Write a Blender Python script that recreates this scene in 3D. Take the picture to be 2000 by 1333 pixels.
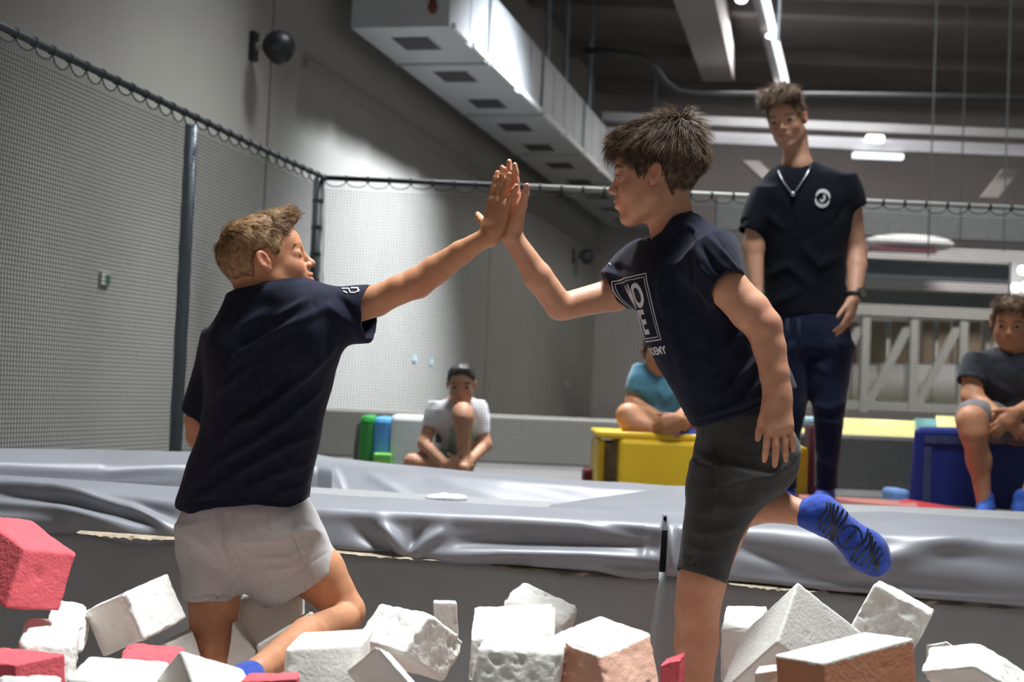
import bpy, bmesh, math, random
import numpy as np
from mathutils import Vector, Matrix, Euler
from mathutils.bvhtree import BVHTree

# ------------------------------------------------------------------ camera, world, lights, exposure
for _o in list(bpy.data.objects):
    bpy.data.objects.remove(_o, do_unlink=True)
SC = bpy.context.scene
COL = SC.collection
FPX = 2778.0                       # focal length in pixels of the 2000x1333 frame (50 mm on 36 mm)
PITCH = math.atan(100.0 / FPX)
ROLL = 0.042
CAM = np.array([0.0, 0.0, 0.39])   # z = 0 is the trampoline level
_F = np.array([0.0, math.cos(PITCH), math.sin(PITCH)])
_U0 = np.array([0.0, -math.sin(PITCH), math.cos(PITCH)])
_R0 = np.array([1.0, 0.0, 0.0])
AX_R = math.cos(ROLL) * _R0 + math.sin(ROLL) * _U0
AX_U = math.cos(ROLL) * _U0 - math.sin(ROLL) * _R0
AX_F = _F
cd = bpy.data.cameras.new('camera')
cam = bpy.data.objects.new('camera', cd)
COL.objects.link(cam)
cd.sensor_width = 36.0
cd.lens = 36.0 * FPX / 2000.0
cam.matrix_world = Matrix(((AX_R[0], AX_U[0], -AX_F[0], CAM[0]),
                           (AX_R[1], AX_U[1], -AX_F[1], CAM[1]),
                           (AX_R[2], AX_U[2], -AX_F[2], CAM[2]), (0, 0, 0, 1)))
cd.clip_end = 200
cd.dof.use_dof = True
cd.dof.focus_distance = 2.85
cd.dof.aperture_fstop = 4.8
SC.camera = cam

SC.view_settings.view_transform = 'Standard'
SC.view_settings.look = 'None'
SC.view_settings.gamma = 1.0
SC.view_settings.use_curve_mapping = False
SC.view_settings.exposure = 0.52
W = bpy.data.worlds.new('hall_ambient')
SC.world = W
W.use_nodes = True
W.node_tree.nodes['Background'].inputs[0].default_value = (0.77, 0.755, 0.75, 1)
W.node_tree.nodes['Background'].inputs[1].default_value = 0.28


def area(name, loc, target, size, power, color=(1, 1, 1), size_y=None, spread=180):
    l = bpy.data.lights.new(name, 'AREA')
    l.energy = power
    l.color = color
    l.size = size
    if size_y:
        l.shape = 'RECTANGLE'
        l.size_y = size_y
    l.spread = math.radians(spread)
    o = bpy.data.objects.new(name, l)
    COL.objects.link(o)
    o.location = loc
    d = Vector(target) - Vector(loc)
    o.rotation_euler = d.to_track_quat('-Z', 'Y').to_euler()
    return o


def spot(name, loc, target, angle, power, color=(1, 1, 1), blend=0.6, radius=0.15):
    l = bpy.data.lights.new(name, 'SPOT')
    l.energy = power
    l.color = color
    l.spot_size = math.radians(angle)
    l.spot_blend = blend
    l.shadow_soft_size = radius
    o = bpy.data.objects.new(name, l)
    COL.objects.link(o)
    o.location = loc
    d = Vector(target) - Vector(loc)
    o.rotation_euler = d.to_track_quat('-Z', 'Y').to_euler()
    return o


# ceiling lamps over the pit, added fill lamps, wall flood
area('hall_lamp_over_pit', (0.85, 3.20, 4.7), (0.0, 2.75, 0.0), 1.0, 56, (0.92, 0.96, 1.0), 0.7, 76)
area('hall_lamp_behind_pit', (-0.2, 4.9, 4.7), (0.0, 3.1, 0.0), 1.1, 34, (0.92, 0.96, 1.0), 0.8, 90)
area('fill_lamp_boy_in_white', (0.3, 8.1, 4.9), (-0.2, 7.4, 0.0), 1.6, 110, (0.95, 0.97, 1.0), 0.8, 75)  # added fill to brighten the boy in white, not a known lamp
area('fill_lamp_instructor', (1.2, 4.7, 4.9), (1.5, 6.3, 0.9), 1.4, 17, (0.95, 0.97, 1.0), 0.8, 60)  # added fill, set forward to light the instructor's face
area('fill_lamp_far_end', (3.2, 16.5, 4.9), (3.5, 16.6, 0.0), 3.0, 120, (1.0, 0.97, 0.95), 1.5)  # added fill to lift the far end of the hall
area('fill_lamp_mezzanine', (4.2, 10.6, 4.9), (4.4, 14.3, 1.2), 2.0, 80, (1.0, 0.97, 0.93), 0.8, 100)  # added fill that lights the mezzanine from the front
spot('flood_lamp_on_wall', (2.3, 11.0, 5.0), (-1.22, 11.7, 0.0), 60, 3900, (0.86, 0.92, 1.0), 1.0, 0.30)


# ------------------------------------------------------------------ helpers
def P(px, py, d):
    """world point seen at pixel (px, py) at depth d (metres along the view axis)"""
    return CAM + d * (AX_F + (px - 1000.0) / FPX * AX_R - (py - 666.5) / FPX * AX_U)


def PX(r, d):
    """length in metres of r pixels at depth d"""
    return r * d / FPX


def project(pts):
    v = pts - CAM
    z = v @ AX_F
    return 1000.0 + FPX * (v @ AX_R) / z, 666.5 - FPX * (v @ AX_U) / z, z


def unit(v):
    v = np.asarray(v, float)
    return v / np.linalg.norm(v)


def _hash(ix, iy, iz, seed):
    h = (ix.astype(np.int64) * 374761393 + iy.astype(np.int64) * 668265263 + iz.astype(np.int64) * 2147483647 + seed * 974711) & 0xffffffff
    h = ((h ^ (h >> 13)) * 1274126177) & 0xffffffff
    h = h ^ (h >> 16)
    return (h & 0xffff).astype(np.float64) / 32767.5 - 1.0


def vnoise(p, seed=0):
    """smooth value noise, p (N,3), about -1..1"""
    i = np.floor(p).astype(np.int64)
    f = p - i
    f = f * f * (3 - 2 * f)
    out = 0
    for dx in (0, 1):
        wx = f[:, 0] if dx else 1 - f[:, 0]
        for dy in (0, 1):
            wy = f[:, 1] if dy else 1 - f[:, 1]
            for dz in (0, 1):
                wz = f[:, 2] if dz else 1 - f[:, 2]
                out = out + wx * wy * wz * _hash(i[:, 0] + dx, i[:, 1] + dy, i[:, 2] + dz, seed)
    return out


def fbm(p, seed=0, oct=3):
    o = 0
    a = 1.0
    for k in range(oct):
        o = o + a * vnoise(p * (2 ** k), seed + k * 17)
        a *= 0.5
    return o


# ------------------------------------------------------------------ materials
MATS = {}


def mat(name, color, rough=0.6, noise=0.0, nscale=30.0, metal=0.0, spec=0.5, bump=0.0, bscale=200.0, sheen=0.0,
        sss=0.0, emit=None, emit_strength=1.0, color2=None, coat=0.0, rough_var=0.0, coords='Object', alpha=1.0, trans=0.0):
    if name in MATS:
        return MATS[name]
    m = bpy.data.materials.new(name)
    m.use_nodes = True
    nt = m.node_tree
    b = nt.nodes['Principled BSDF']
    b.inputs['Base Color'].default_value = (*color, 1)
    b.inputs['Roughness'].default_value = rough
    b.inputs['Metallic'].default_value = metal
    b.inputs['Specular IOR Level'].default_value = spec
    if sheen:
        b.inputs['Sheen Weight'].default_value = sheen
        b.inputs['Sheen Roughness'].default_value = 0.5
    if sss:
        b.inputs['Subsurface Weight'].default_value = sss
        b.inputs['Subsurface Radius'].default_value = (1.0, 0.36, 0.2)
        b.inputs['Subsurface Scale'].default_value = 0.006
    if coat:
        b.inputs['Coat Weight'].default_value = coat
        b.inputs['Coat Roughness'].default_value = 0.25
    if trans:
        b.inputs['Transmission Weight'].default_value = trans
    if emit:
        b.inputs['Emission Color'].default_value = (*emit, 1)
        b.inputs['Emission Strength'].default_value = emit_strength
    tc = nt.nodes.new('ShaderNodeTexCoord')
    if noise or color2:
        n = nt.nodes.new('ShaderNodeTexNoise')
        n.inputs['Scale'].default_value = nscale
        n.inputs['Detail'].default_value = 5
        nt.links.new(tc.outputs[coords], n.inputs['Vector'])
        r = nt.nodes.new('ShaderNodeValToRGB')
        c2 = color2 if color2 else tuple(min(1, c * (1 + noise)) for c in color)
        c1 = color if color2 else tuple(c * (1 - noise) for c in color)
        r.color_ramp.elements[0].position = 0.32
        r.color_ramp.elements[1].position = 0.68
        r.color_ramp.elements[0].color = (*c1, 1)
        r.color_ramp.elements[1].color = (*c2, 1)
        nt.links.new(n.outputs['Fac'], r.inputs['Fac'])
        nt.links.new(r.outputs['Color'], b.inputs['Base Color'])
        if rough_var:
            mr = nt.nodes.new('ShaderNodeMapRange')
            mr.inputs['To Min'].default_value = max(0, rough - rough_var)
            mr.inputs['To Max'].default_value = min(1, rough + rough_var)
            nt.links.new(n.outputs['Fac'], mr.inputs['Value'])
            nt.links.new(mr.outputs['Result'], b.inputs['Roughness'])
    if bump:
        n2 = nt.nodes.new('ShaderNodeTexNoise')
        n2.inputs['Scale'].default_value = bscale
        n2.inputs['Detail'].default_value = 4
        nt.links.new(tc.outputs[coords], n2.inputs['Vector'])
        bp = nt.nodes.new('ShaderNodeBump')
        bp.inputs['Strength'].default_value = bump
        bp.inputs['Distance'].default_value = 0.004
        nt.links.new(n2.outputs['Fac'], bp.inputs['Height'])
        nt.links.new(bp.outputs['Normal'], b.inputs['Normal'])
    MATS[name] = m
    return m


# ------------------------------------------------------------------ objects
def new_mesh(name, verts, faces, smooth=False):
    """verts (N,3) array, faces (M,k) array or list"""
    me = bpy.data.meshes.new(name)
    if isinstance(faces, np.ndarray):
        k = faces.shape[1]
        me.vertices.add(len(verts))
        me.vertices.foreach_set('co', np.ascontiguousarray(verts, dtype=np.float32).ravel())
        me.loops.add(faces.size)
        me.loops.foreach_set('vertex_index', np.ascontiguousarray(faces, dtype=np.int32).ravel())
        me.polygons.add(len(faces))
        me.polygons.foreach_set('loop_start', np.arange(0, faces.size, k, dtype=np.int32))
        me.polygons.foreach_set('loop_total', np.full(len(faces), k, dtype=np.int32))
        if smooth:
            me.polygons.foreach_set('use_smooth', np.ones(len(faces), dtype=bool))
        me.update(calc_edges=True)
        me.validate()
    else:
        me.from_pydata([tuple(map(float, v)) for v in verts], [], [tuple(map(int, f)) for f in faces])
        if smooth:
            me.polygons.foreach_set('use_smooth', np.ones(len(me.polygons), dtype=bool))
        me.update()
    return me


def tag(o, label=None, cat=None, group=None, kind=None):
    if label:
        o['label'] = label
    if cat:
        o['category'] = cat
    if group:
        o['group'] = group
    if kind:
        o['kind'] = kind
    return o


def thing(name, label, cat, loc=(0, 0, 0), group=None, kind=None):
    o = bpy.data.objects.new(name, None)
    o.empty_display_size = 0.05
    COL.objects.link(o)
    o.location = tuple(map(float, loc))
    return tag(o, label, cat, group, kind)


def root_of(o):
    m = Matrix.Identity(4)
    while o is not None:
        m = Matrix.Translation(o.location) @ m
        o = o.parent
    return m


def obj(name, me, m=None, parent=None):
    """mesh is in world coordinates; origin is moved to the mesh's base centre"""
    n = len(me.vertices)
    co = np.empty(n * 3, dtype=np.float32)
    me.vertices.foreach_get('co', co)
    co = co.reshape(-1, 3)
    lo, hi = co.min(0), co.max(0)
    org = np.array([(lo[0] + hi[0]) / 2, (lo[1] + hi[1]) / 2, lo[2]], dtype=np.float32)
    me.vertices.foreach_set('co', (co - org).ravel())
    me.update()
    o = bpy.data.objects.new(name, me)
    COL.objects.link(o)
    if m is not None:
        me.materials.append(m)
    if parent is not None:
        o.parent = parent
        base = root_of(parent).to_translation()
        o.location = Vector(org.tolist()) - base
    else:
        o.location = org.tolist()
    return o


class MB:
    """collects simple solids into one mesh (world coordinates)"""
    def __init__(s):
        s.v = []
        s.f = []

    def add(s, v, f):
        b = len(s.v)
        s.v.extend([tuple(map(float, p)) for p in v])
        s.f.extend([tuple(i + b for i in q) for q in f])
        return s

    def hexa(s, c):
        """c: 8 corners, 4 bottom then 4 top"""
        return s.add(c, [(3, 2, 1, 0), (4, 5, 6, 7), (0, 1, 5, 4), (1, 2, 6, 5), (2, 3, 7, 6), (3, 0, 4, 7)])

    def box(s, o, a, b, c):
        o, a, b, c = (np.asarray(t, float) for t in (o, a, b, c))
        return s.hexa([o, o + a, o + a + b, o + b, o + c, o + a + c, o + a + b + c, o + b + c])

    def tube(s, pts, r, n=8, cap=True, flat=None):
        pts = [np.asarray(p, float) for p in pts]
        rr = r if isinstance(r, (list, tuple)) else [r] * len(pts)
        rings = []
        t0 = unit(pts[1] - pts[0])
        up = np.array([0, 0, 1.0]) if abs(t0[2]) < 0.9 else np.array([0, 1.0, 0])
        x = unit(np.cross(up, t0))
        for i, p in enumerate(pts):
            t = unit((pts[min(i + 1, len(pts) - 1)] - pts[max(i - 1, 0)]))
            x = unit(x - t * np.dot(x, t))
            y = np.cross(t, x)
            ys = 1.0 if flat is None else flat
            rings.append([p + rr[i] * (math.cos(2 * math.pi * k / n) * x + ys * math.sin(2 * math.pi * k / n) * y) for k in range(n)])
        b = len(s.v)
        for rg in rings:
            s.v.extend([tuple(map(float, q)) for q in rg])
        for i in range(len(pts) - 1):
            for k in range(n):
                s.f.append((b + i * n + k, b + i * n + (k + 1) % n, b + (i + 1) * n + (k + 1) % n, b + (i + 1) * n + k))
        if cap:
            s.f.append(tuple(b + k for k in range(n))[::-1])
            e = b + (len(pts) - 1) * n
            s.f.append(tuple(e + k for k in range(n)))
        return s

    def build(s, name, m, parent=None, smooth=False, bevel=0.0):
        me = new_mesh(name, s.v, s.f, smooth)
        o = obj(name, me, m, parent)
        if bevel:
            md = o.modifiers.new('bevel', 'BEVEL')
            md.width = bevel
            md.segments = 2
            md.limit_method = 'ANGLE'
        return o


# ------------------------------------------------------------------ implicit surfaces -> continuous meshes
class Prim:
    pass


class Cone(Prim):
    """capsule whose radius changes from ra to rb"""
    def __init__(s, a, b, ra, rb=None, k=0.02, op='add'):
        s.a = np.asarray(a, np.float32)
        s.b = np.asarray(b, np.float32)
        s.ra = ra
        s.rb = ra if rb is None else rb
        s.k = k
        s.op = op
        m = max(s.ra, s.rb)
        s.lo = np.minimum(s.a, s.b) - m
        s.hi = np.maximum(s.a, s.b) + m

    def d(s, p):
        ab = s.b - s.a
        L = float(ab @ ab) + 1e-12
        q = p - s.a
        t = np.clip((q @ ab) / L, 0, 1)
        q = q - t[:, None] * ab
        return np.sqrt((q * q).sum(1)) - (s.ra + (s.rb - s.ra) * t)


class Ell(Prim):
    def __init__(s, c, r, frame=None, k=0.02, op='add'):
        s.c = np.asarray(c, np.float32)
        s.r = np.asarray(r, np.float32)
        s.M = np.eye(3, dtype=np.float32) if frame is None else np.asarray(frame, np.float32)  # rows are axes
        s.k = k
        s.op = op
        e = (np.abs(s.M) * s.r[:, None]).sum(0)
        s.lo = s.c - e
        s.hi = s.c + e

    def d(s, p):
        q = (p - s.c) @ s.M.T
        u = q / s.r
        k0 = np.sqrt((u * u).sum(1))
        u = u / s.r
        k1 = np.sqrt((u * u).sum(1)) + 1e-9
        return k0 * (k0 - 1) / k1


def _smooth_rows(h, cols, n=48):
    h = np.asarray(h, float)
    hs = np.linspace(h[0], h[-1], n)
    out = []
    for c in cols:
        c = np.asarray(c, float)
        m = np.gradient(c, h) if len(h) > 2 else np.full(len(h), (c[-1] - c[0]) / (h[-1] - h[0]))
        i = np.clip(np.searchsorted(h, hs, side='right') - 1, 0, len(h) - 2)
        d = h[i + 1] - h[i]
        t = (hs - h[i]) / d
        h00 = 2 * t ** 3 - 3 * t ** 2 + 1
        h10 = t ** 3 - 2 * t ** 2 + t
        h01 = -2 * t ** 3 + 3 * t ** 2
        h11 = t ** 3 - t ** 2
        out.append(h00 * c[i] + h10 * d * m[i] + h01 * c[i + 1] + h11 * d * m[i + 1])
    return hs, out


class Loft(Prim):
    """stack of elliptic sections: rows of (left point, right point, half depth) along an axis"""
    def __init__(s, rows, depth_axis=None, k=0.02, op='add', grow=0.0, ext0=0.0, ext1=0.0, cap=0.006, axis=None, power=2.0):
        Ls = np.array([r[0] for r in rows], float)
        Rs = np.array([r[1] for r in rows], float)
        ry = np.array([r[2] for r in rows], float)
        C = (Ls + Rs) / 2
        s.o = C[0]
        s.w = unit(C[-1] - C[0]) if axis is None else unit(axis)
        n0 = AX_F if depth_axis is None else np.asarray(depth_axis, float)
        s.s = unit(np.cross(s.w, n0))
        if np.dot(s.s, Rs[0] - Ls[0]) < 0:
            s.s = -s.s
        s.n = unit(np.cross(s.s, s.w))
        if np.dot(s.n, n0) < 0:
            s.n = -s.n
        h = (C - s.o) @ s.w
        cx = (C - s.o) @ s.s
        cn = (C - s.o) @ s.n
        rx = np.abs((Rs - Ls) @ s.s) / 2 + grow
        ry = ry + grow
        s.h, (s.cx, s.cn, s.rx, s.ry) = _smooth_rows(h, (cx, cn, rx, ry))
        if ext0:
            s.h = np.concatenate([[s.h[0] - ext0], s.h]); s.cx = np.concatenate([[s.cx[0]], s.cx]); s.cn = np.concatenate([[s.cn[0]], s.cn]); s.rx = np.concatenate([[s.rx[0]], s.rx]); s.ry = np.concatenate([[s.ry[0]], s.ry])
        if ext1:
            s.h = np.concatenate([s.h, [s.h[-1] + ext1]]); s.cx = np.concatenate([s.cx, [s.cx[-1]]]); s.cn = np.concatenate([s.cn, [s.cn[-1]]]); s.rx = np.concatenate([s.rx, [s.rx[-1]]]); s.ry = np.concatenate([s.ry, [s.ry[-1]]])
        s.k = k
        s.op = op
        s.cap = cap
        s.power = power
        m = max(s.rx.max(), s.ry.max())
        pts = s.o + s.h[:, None] * s.w + s.cx[:, None] * s.s + s.cn[:, None] * s.n
        s.lo = pts.min(0) - m
        s.hi = pts.max(0) + m

    def d(s, p):
        q = p - s.o.astype(np.float32)
        h = q @ s.w.astype(np.float32)
        x = q @ s.s.astype(np.float32) - np.interp(h, s.h, s.cx)
        y = q @ s.n.astype(np.float32) - np.interp(h, s.h, s.cn)
        rx = np.interp(h, s.h, s.rx)
        ry = np.interp(h, s.h, s.ry)
        if s.power == 2.0:
            u, v = x / rx, y / ry
            k0 = np.sqrt(u * u + v * v)
            k1 = np.sqrt((u / rx) ** 2 + (v / ry) ** 2) + 1e-9
            d = k0 * (k0 - 1) / k1
        else:
            pw = s.power
            k0 = (np.abs(x / rx) ** pw + np.abs(y / ry) ** pw) ** (1 / pw)
            d = (k0 - 1) * np.minimum(rx, ry)
        c = np.maximum(s.h[0] - h, h - s.h[-1])
        k = s.cap
        hh = np.maximum(k - np.abs(d - c), 0) / k
        return np.maximum(d, c) + hh * hh * k * 0.25


def _combine(a, b, k, op):
    if op == 'add':
        h = np.maximum(k - np.abs(a - b), 0) / k
        return np.minimum(a, b) - h * h * k * 0.25
    b = -b
    h = np.maximum(k - np.abs(a - b), 0) / k
    return np.maximum(a, b) + h * h * k * 0.25


def iso(prims, h):
    """mesh the smooth union of prims with surface nets on sparse blocks; returns verts, quads"""
    N = 8
    bs = N * h
    add = [p for p in prims if p.op == 'add']
    lo = np.min([p.lo for p in add], axis=0) - 3 * h
    hi = np.max([p.hi for p in add], axis=0) + 3 * h
    nb = np.ceil((hi - lo) / bs).astype(int) + 1
    cen = [lo[i] + bs * (np.arange(nb[i]) + 0.5) for i in range(3)]
    D = np.full(nb, 9.0, np.float32)
    marg = bs * 0.87 * 2.4 + 0.012
    masks = []
    for p in prims:
        kk = marg + p.k
        sl = []
        for i in range(3):
            a = max(0, int((p.lo[i] - kk - lo[i]) / bs) - 1)
            b = min(nb[i], int((p.hi[i] + kk - lo[i]) / bs) + 2)
            sl.append(slice(a, max(a, b)))
        sl = tuple(sl)
        g = np.meshgrid(cen[0][sl[0]], cen[1][sl[1]], cen[2][sl[2]], indexing='ij')
        shp = g[0].shape
        if g[0].size == 0:
            masks.append(None)
            continue
        pts = np.stack([q.ravel() for q in g], 1).astype(np.float32)
        d = p.d(pts).reshape(shp).astype(np.float32)
        D[sl] = _combine(D[sl], d, p.k, p.op)
        mk = np.zeros(nb, bool)
        mk[sl] = d < kk
        masks.append(mk)
    act = np.abs(D) < marg
    B = np.argwhere(act)
    bid = np.full(nb, -1, np.int64)
    bid[act] = np.arange(len(B))
    s1 = np.arange(N + 1, dtype=np.float32) * h
    off = np.stack(np.meshgrid(s1, s1, s1, indexing='ij'), -1).reshape(-1, 3)
    org = (lo + B * bs).astype(np.float32)
    V = np.full((len(B), (N + 1) ** 3), 9.0, np.float32)
    for p, mk in zip(prims, masks):
        if mk is None:
            continue
        ids = bid[mk & act]
        if len(ids) == 0:
            continue
        pts = (org[ids][:, None, :] + off[None]).reshape(-1, 3)
        d = p.d(pts).astype(np.float32).reshape(len(ids), -1)
        V[ids] = _combine(V[ids], d, p.k, p.op)
    V = V.reshape(len(B), N + 1, N + 1, N + 1)
    I = V < 0
    cs = [(a, b, c) for a in (0, 1) for b in (0, 1) for c in (0, 1)]
    cnt = np.zeros((len(B), N, N, N), np.int8)
    for a, b, c in cs:
        cnt += I[:, a:N + a, b:N + b, c:N + c]
    b_, i_, j_, k_ = np.nonzero((cnt > 0) & (cnt < 8))
    cv = [V[b_, i_ + a, j_ + b, k_ + c] for a, b, c in cs]
    pos = np.zeros((len(b_), 3), np.float32)
    n = np.zeros(len(b_), np.float32)
    for e0 in range(8):
        for e1 in range(e0 + 1, 8):
            df = np.abs(np.subtract(cs[e0], cs[e1]))
            if df.sum() != 1:
                continue
            va, vb = cv[e0], cv[e1]
            m = (va < 0) != (vb < 0)
            t = np.where(m, va / np.where(m, va - vb, 1), 0)
            pa, pb = np.array(cs[e0], np.float32), np.array(cs[e1], np.float32)
            pos += np.where(m[:, None], pa + t[:, None] * (pb - pa), 0)
            n += m
    pos /= n[:, None]
    g = B[b_] * N + np.stack([i_, j_, k_], 1)
    verts = lo + (g + pos) * h
    S = int(nb.max()) * N + 4
    key = ((g[:, 0] + 1) * S + g[:, 1] + 1) * S + g[:, 2] + 1
    order = np.argsort(key)
    sk = key[order]

    def look(c):
        q = ((c[:, 0] + 1) * S + c[:, 1] + 1) * S + c[:, 2] + 1
        r = np.clip(np.searchsorted(sk, q), 0, len(sk) - 1)
        return np.where(sk[r] == q, order[r], -1)
    quads = []
    for ax in range(3):
        s0 = I[:, :N, :N, :N]
        if ax == 0:
            s1_ = I[:, 1:, :N, :N]
        elif ax == 1:
            s1_ = I[:, :N, 1:, :N]
        else:
            s1_ = I[:, :N, :N, 1:]
        bb, ii, jj, kk = np.nonzero(s0 != s1_)
        fl = s0[bb, ii, jj, kk]
        c = B[bb] * N + np.stack([ii, jj, kk], 1)
        u = np.zeros(3, int)
        v = np.zeros(3, int)
        u[(ax + 1) % 3] = 1
        v[(ax + 2) % 3] = 1
        q = np.stack([look(c - u - v), look(c - v), look(c), look(c - u)], 1)
        ok = (q >= 0).all(1)
        q, fl = q[ok], fl[ok]
        q[~fl] = q[~fl][:, ::-1]
        quads.append(q)
    return verts.astype(np.float64), np.concatenate(quads)


def vnormals(v, f):
    a = v[f[:, 2]] - v[f[:, 0]]
    b = v[f[:, 3]] - v[f[:, 1]]
    fn = np.cross(a, b)
    n = np.zeros_like(v)
    for k in range(4):
        for c in range(3):
            n[:, c] += np.bincount(f[:, k], fn[:, c], len(v))
    return n / (np.linalg.norm(n, axis=1, keepdims=True) + 1e-12)


def relax(v, f, it=1, w=0.5):
    e = np.concatenate([f[:, [0, 1]], f[:, [1, 2]], f[:, [2, 3]], f[:, [3, 0]]])
    deg = np.bincount(e[:, 0], minlength=len(v)) + np.bincount(e[:, 1], minlength=len(v))
    for _ in range(it):
        s = np.zeros_like(v)
        for c in range(3):
            s[:, c] = np.bincount(e[:, 0], v[e[:, 1], c], len(v)) + np.bincount(e[:, 1], v[e[:, 0], c], len(v))
        v = v * (1 - w) + w * s / np.maximum(deg, 1)[:, None]
    return v


def fold_disp(v, nrm, folds, depth):
    """cloth folds: list of (polyline in frame pixels on the side facing the camera, width px, height px)"""
    x, y, z = project(v)
    face = np.clip(-(nrm @ AX_F) * 1.6 + 0.25, 0, 1)
    disp = np.zeros(len(v))
    for pl, w, a in folds:
        best = np.full(len(v), 1e9)
        tt = np.zeros(len(v))
        n = len(pl) - 1
        for i in range(n):
            ax, ay = pl[i]
            bx, by = pl[i + 1]
            ex, ey = bx - ax, by - ay
            L = ex * ex + ey * ey
            t = np.clip(((x - ax) * ex + (y - ay) * ey) / L, 0, 1)
            dd = (x - ax - t * ex) ** 2 + (y - ay - t * ey) ** 2
            m = dd < best
            best[m] = dd[m]
            tt[m] = (i + t[m]) / n
        env = np.sin(np.pi * np.clip(tt * 0.9 + 0.05, 0, 1)) ** 0.6
        disp += a * env * np.exp(-best / (w * w))
    return v + nrm * (disp * face * depth / FPX)[:, None]

# ------------------------------------------------------------------ the hall
HA = unit((0.234, 1.0, 0.0))            # hall axis
HN = np.array([HA[1], -HA[0], 0.0])     # to the right, across the hall
ZV = np.array([0, 0, 1.0])


def hall(y, off=0.0, z=0.0):
    """point on the left wall at distance y along the view, shifted off metres into the hall"""
    return np.array([-3.88 + 0.234 * y, y, z]) + HN * off


M_wall = mat('wall_concrete', (0.345, 0.338, 0.305), 0.85, noise=0.05, nscale=1.2)
M_ceil = mat('ceiling_dark', (0.20, 0.185, 0.18), 0.9, noise=0.15, nscale=0.8)
M_farwall = mat('far_wall_paint', (0.42, 0.385, 0.37), 0.9, noise=0.1, nscale=0.7)
M_beam = mat('beam_paint', (0.34, 0.31, 0.30), 0.7, noise=0.06)
M_duct = mat('duct_sheet_metal', (0.52, 0.54, 0.56), 0.5, noise=0.05, nscale=4, metal=0.15)
M_ductdark = mat('duct_vent_dark', (0.05, 0.05, 0.055), 0.7)
M_white = mat('white_paint', (0.78, 0.79, 0.80), 0.5)
M_black = mat('black_plastic', (0.012, 0.014, 0.016), 0.45)
M_dgrey = mat('dark_grey_metal', (0.055, 0.06, 0.065), 0.5, metal=0.3)
M_net = mat('net_cord', (0.045, 0.055, 0.055), 0.9)
M_post = mat('post_blue_grey', (0.16, 0.20, 0.24), 0.4, metal=0.4)
M_raildark = mat('rail_dark', (0.022, 0.028, 0.032), 0.7)  # darker colour for the left stretches of rail
M_railpale = mat('rail_pale', (0.36, 0.37, 0.34), 0.6)
M_vinyl = mat('pad_vinyl_grey', (0.225, 0.23, 0.25), 0.40, noise=0.06, nscale=6, spec=0.5, bump=0.08, bscale=350)
M_vinyl2 = mat('pit_wall_vinyl', (0.27, 0.285, 0.285), 0.5, noise=0.08, nscale=3, bump=0.1, bscale=250)
M_bed = mat('trampoline_bed', (0.30, 0.30, 0.30), 0.8, noise=0.1, nscale=40)
M_floor = mat('hall_floor_grey', (0.10, 0.097, 0.094), 0.8, noise=0.1, nscale=2)
M_tear = mat('torn_foam_edging', (0.36, 0.30, 0.21), 0.95, noise=0.2, nscale=60)

# left wall: precast panels with open joints
wl = thing('wall_left', 'pale concrete hall wall of tall precast panels', None, hall(12, 0, -1.0), kind='structure')
ys = [-3.0, 3.4, 9.40, 15.4, 21.4, 30.0]
MB().box(hall(-3, -0.30, -1.0), HA * 34, -HN * 0.05, ZV * 6.2).build('joint_backing', mat('joint_dark', (0.12, 0.115, 0.105), 0.9), wl)
for a, b in zip(ys[:-1], ys[1:]):
    L = (b - a) * math.hypot(1, .234) - 0.03
    MB().box(hall(a, 0, -1.0) + HA * 0.015, HA * L, -HN * 0.25, ZV * 6.15).build('panel', M_wall, wl)
# shallow cable channel along the wall
MB().box(hall(9.95, 0.0, 0.39 + 2.22), HA * 22, HN * 0.035, ZV * 0.07).build('trim_1', mat('wall_channel', (0.30, 0.285, 0.25), 0.8))
bpy.data.objects['trim_1']['kind'] = 'structure'

# ceiling and far wall
c = MB().box(hall(-3, -0.3, 5.15), HA * 34, HN * 22, ZV * 0.15).build('ceiling', M_ceil)
tag(c, kind='structure')
fw = MB().box((-4, 22.0, -1.0), (22, 0, 0), (0, 0.2, 0), (0, 0, 6.2)).build('wall_back', M_farwall)
tag(fw, kind='structure')
fl = MB().box((-8, 3.95, -0.12), (22, 0, 0), (0, 22, 0), (0, 0, 0.08)).build('floor', M_floor)
tag(fl, kind='structure')
pf = MB().box((-4, -2, -1.0), (9, 0, 0), (0, 5.6, 0), (0, 0, 0.06)).build('pit_floor', M_floor)
tag(pf, kind='structure')

# purlins across the ceiling and one pale beam along the hall
for i, y in enumerate((12.9, 14.6, 16.6, 19.0, 21.2)):
    o = MB().box((-0.6, y, 4.98), (16, 0, 0), (0, 0.22, 0), (0, 0, 0.17)).build('ceiling_purlin', M_ceil)
    tag(o, ['dark purlin under the ceiling nearest the top edge', 'second dark ceiling purlin from the top edge', 'third dark ceiling purlin from the top edge',
            'fourth dark ceiling purlin, near the far wall', 'dark ceiling purlin right against the far wall'][i], 'beam', 'ceiling purlins')
bm_a, bm_b = P(1350, -20, 13.2), P(1402, 155, 18.5)
bt = unit(bm_b - bm_a)
o = MB().box(bm_a - bt * 1.0 - HN * 0.2, bt * 6.6, HN * 0.40, ZV * 0.5).build('ceiling_beam', M_beam)
tag(o, 'pale concrete beam running along under the dark ceiling', 'beam')

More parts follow.
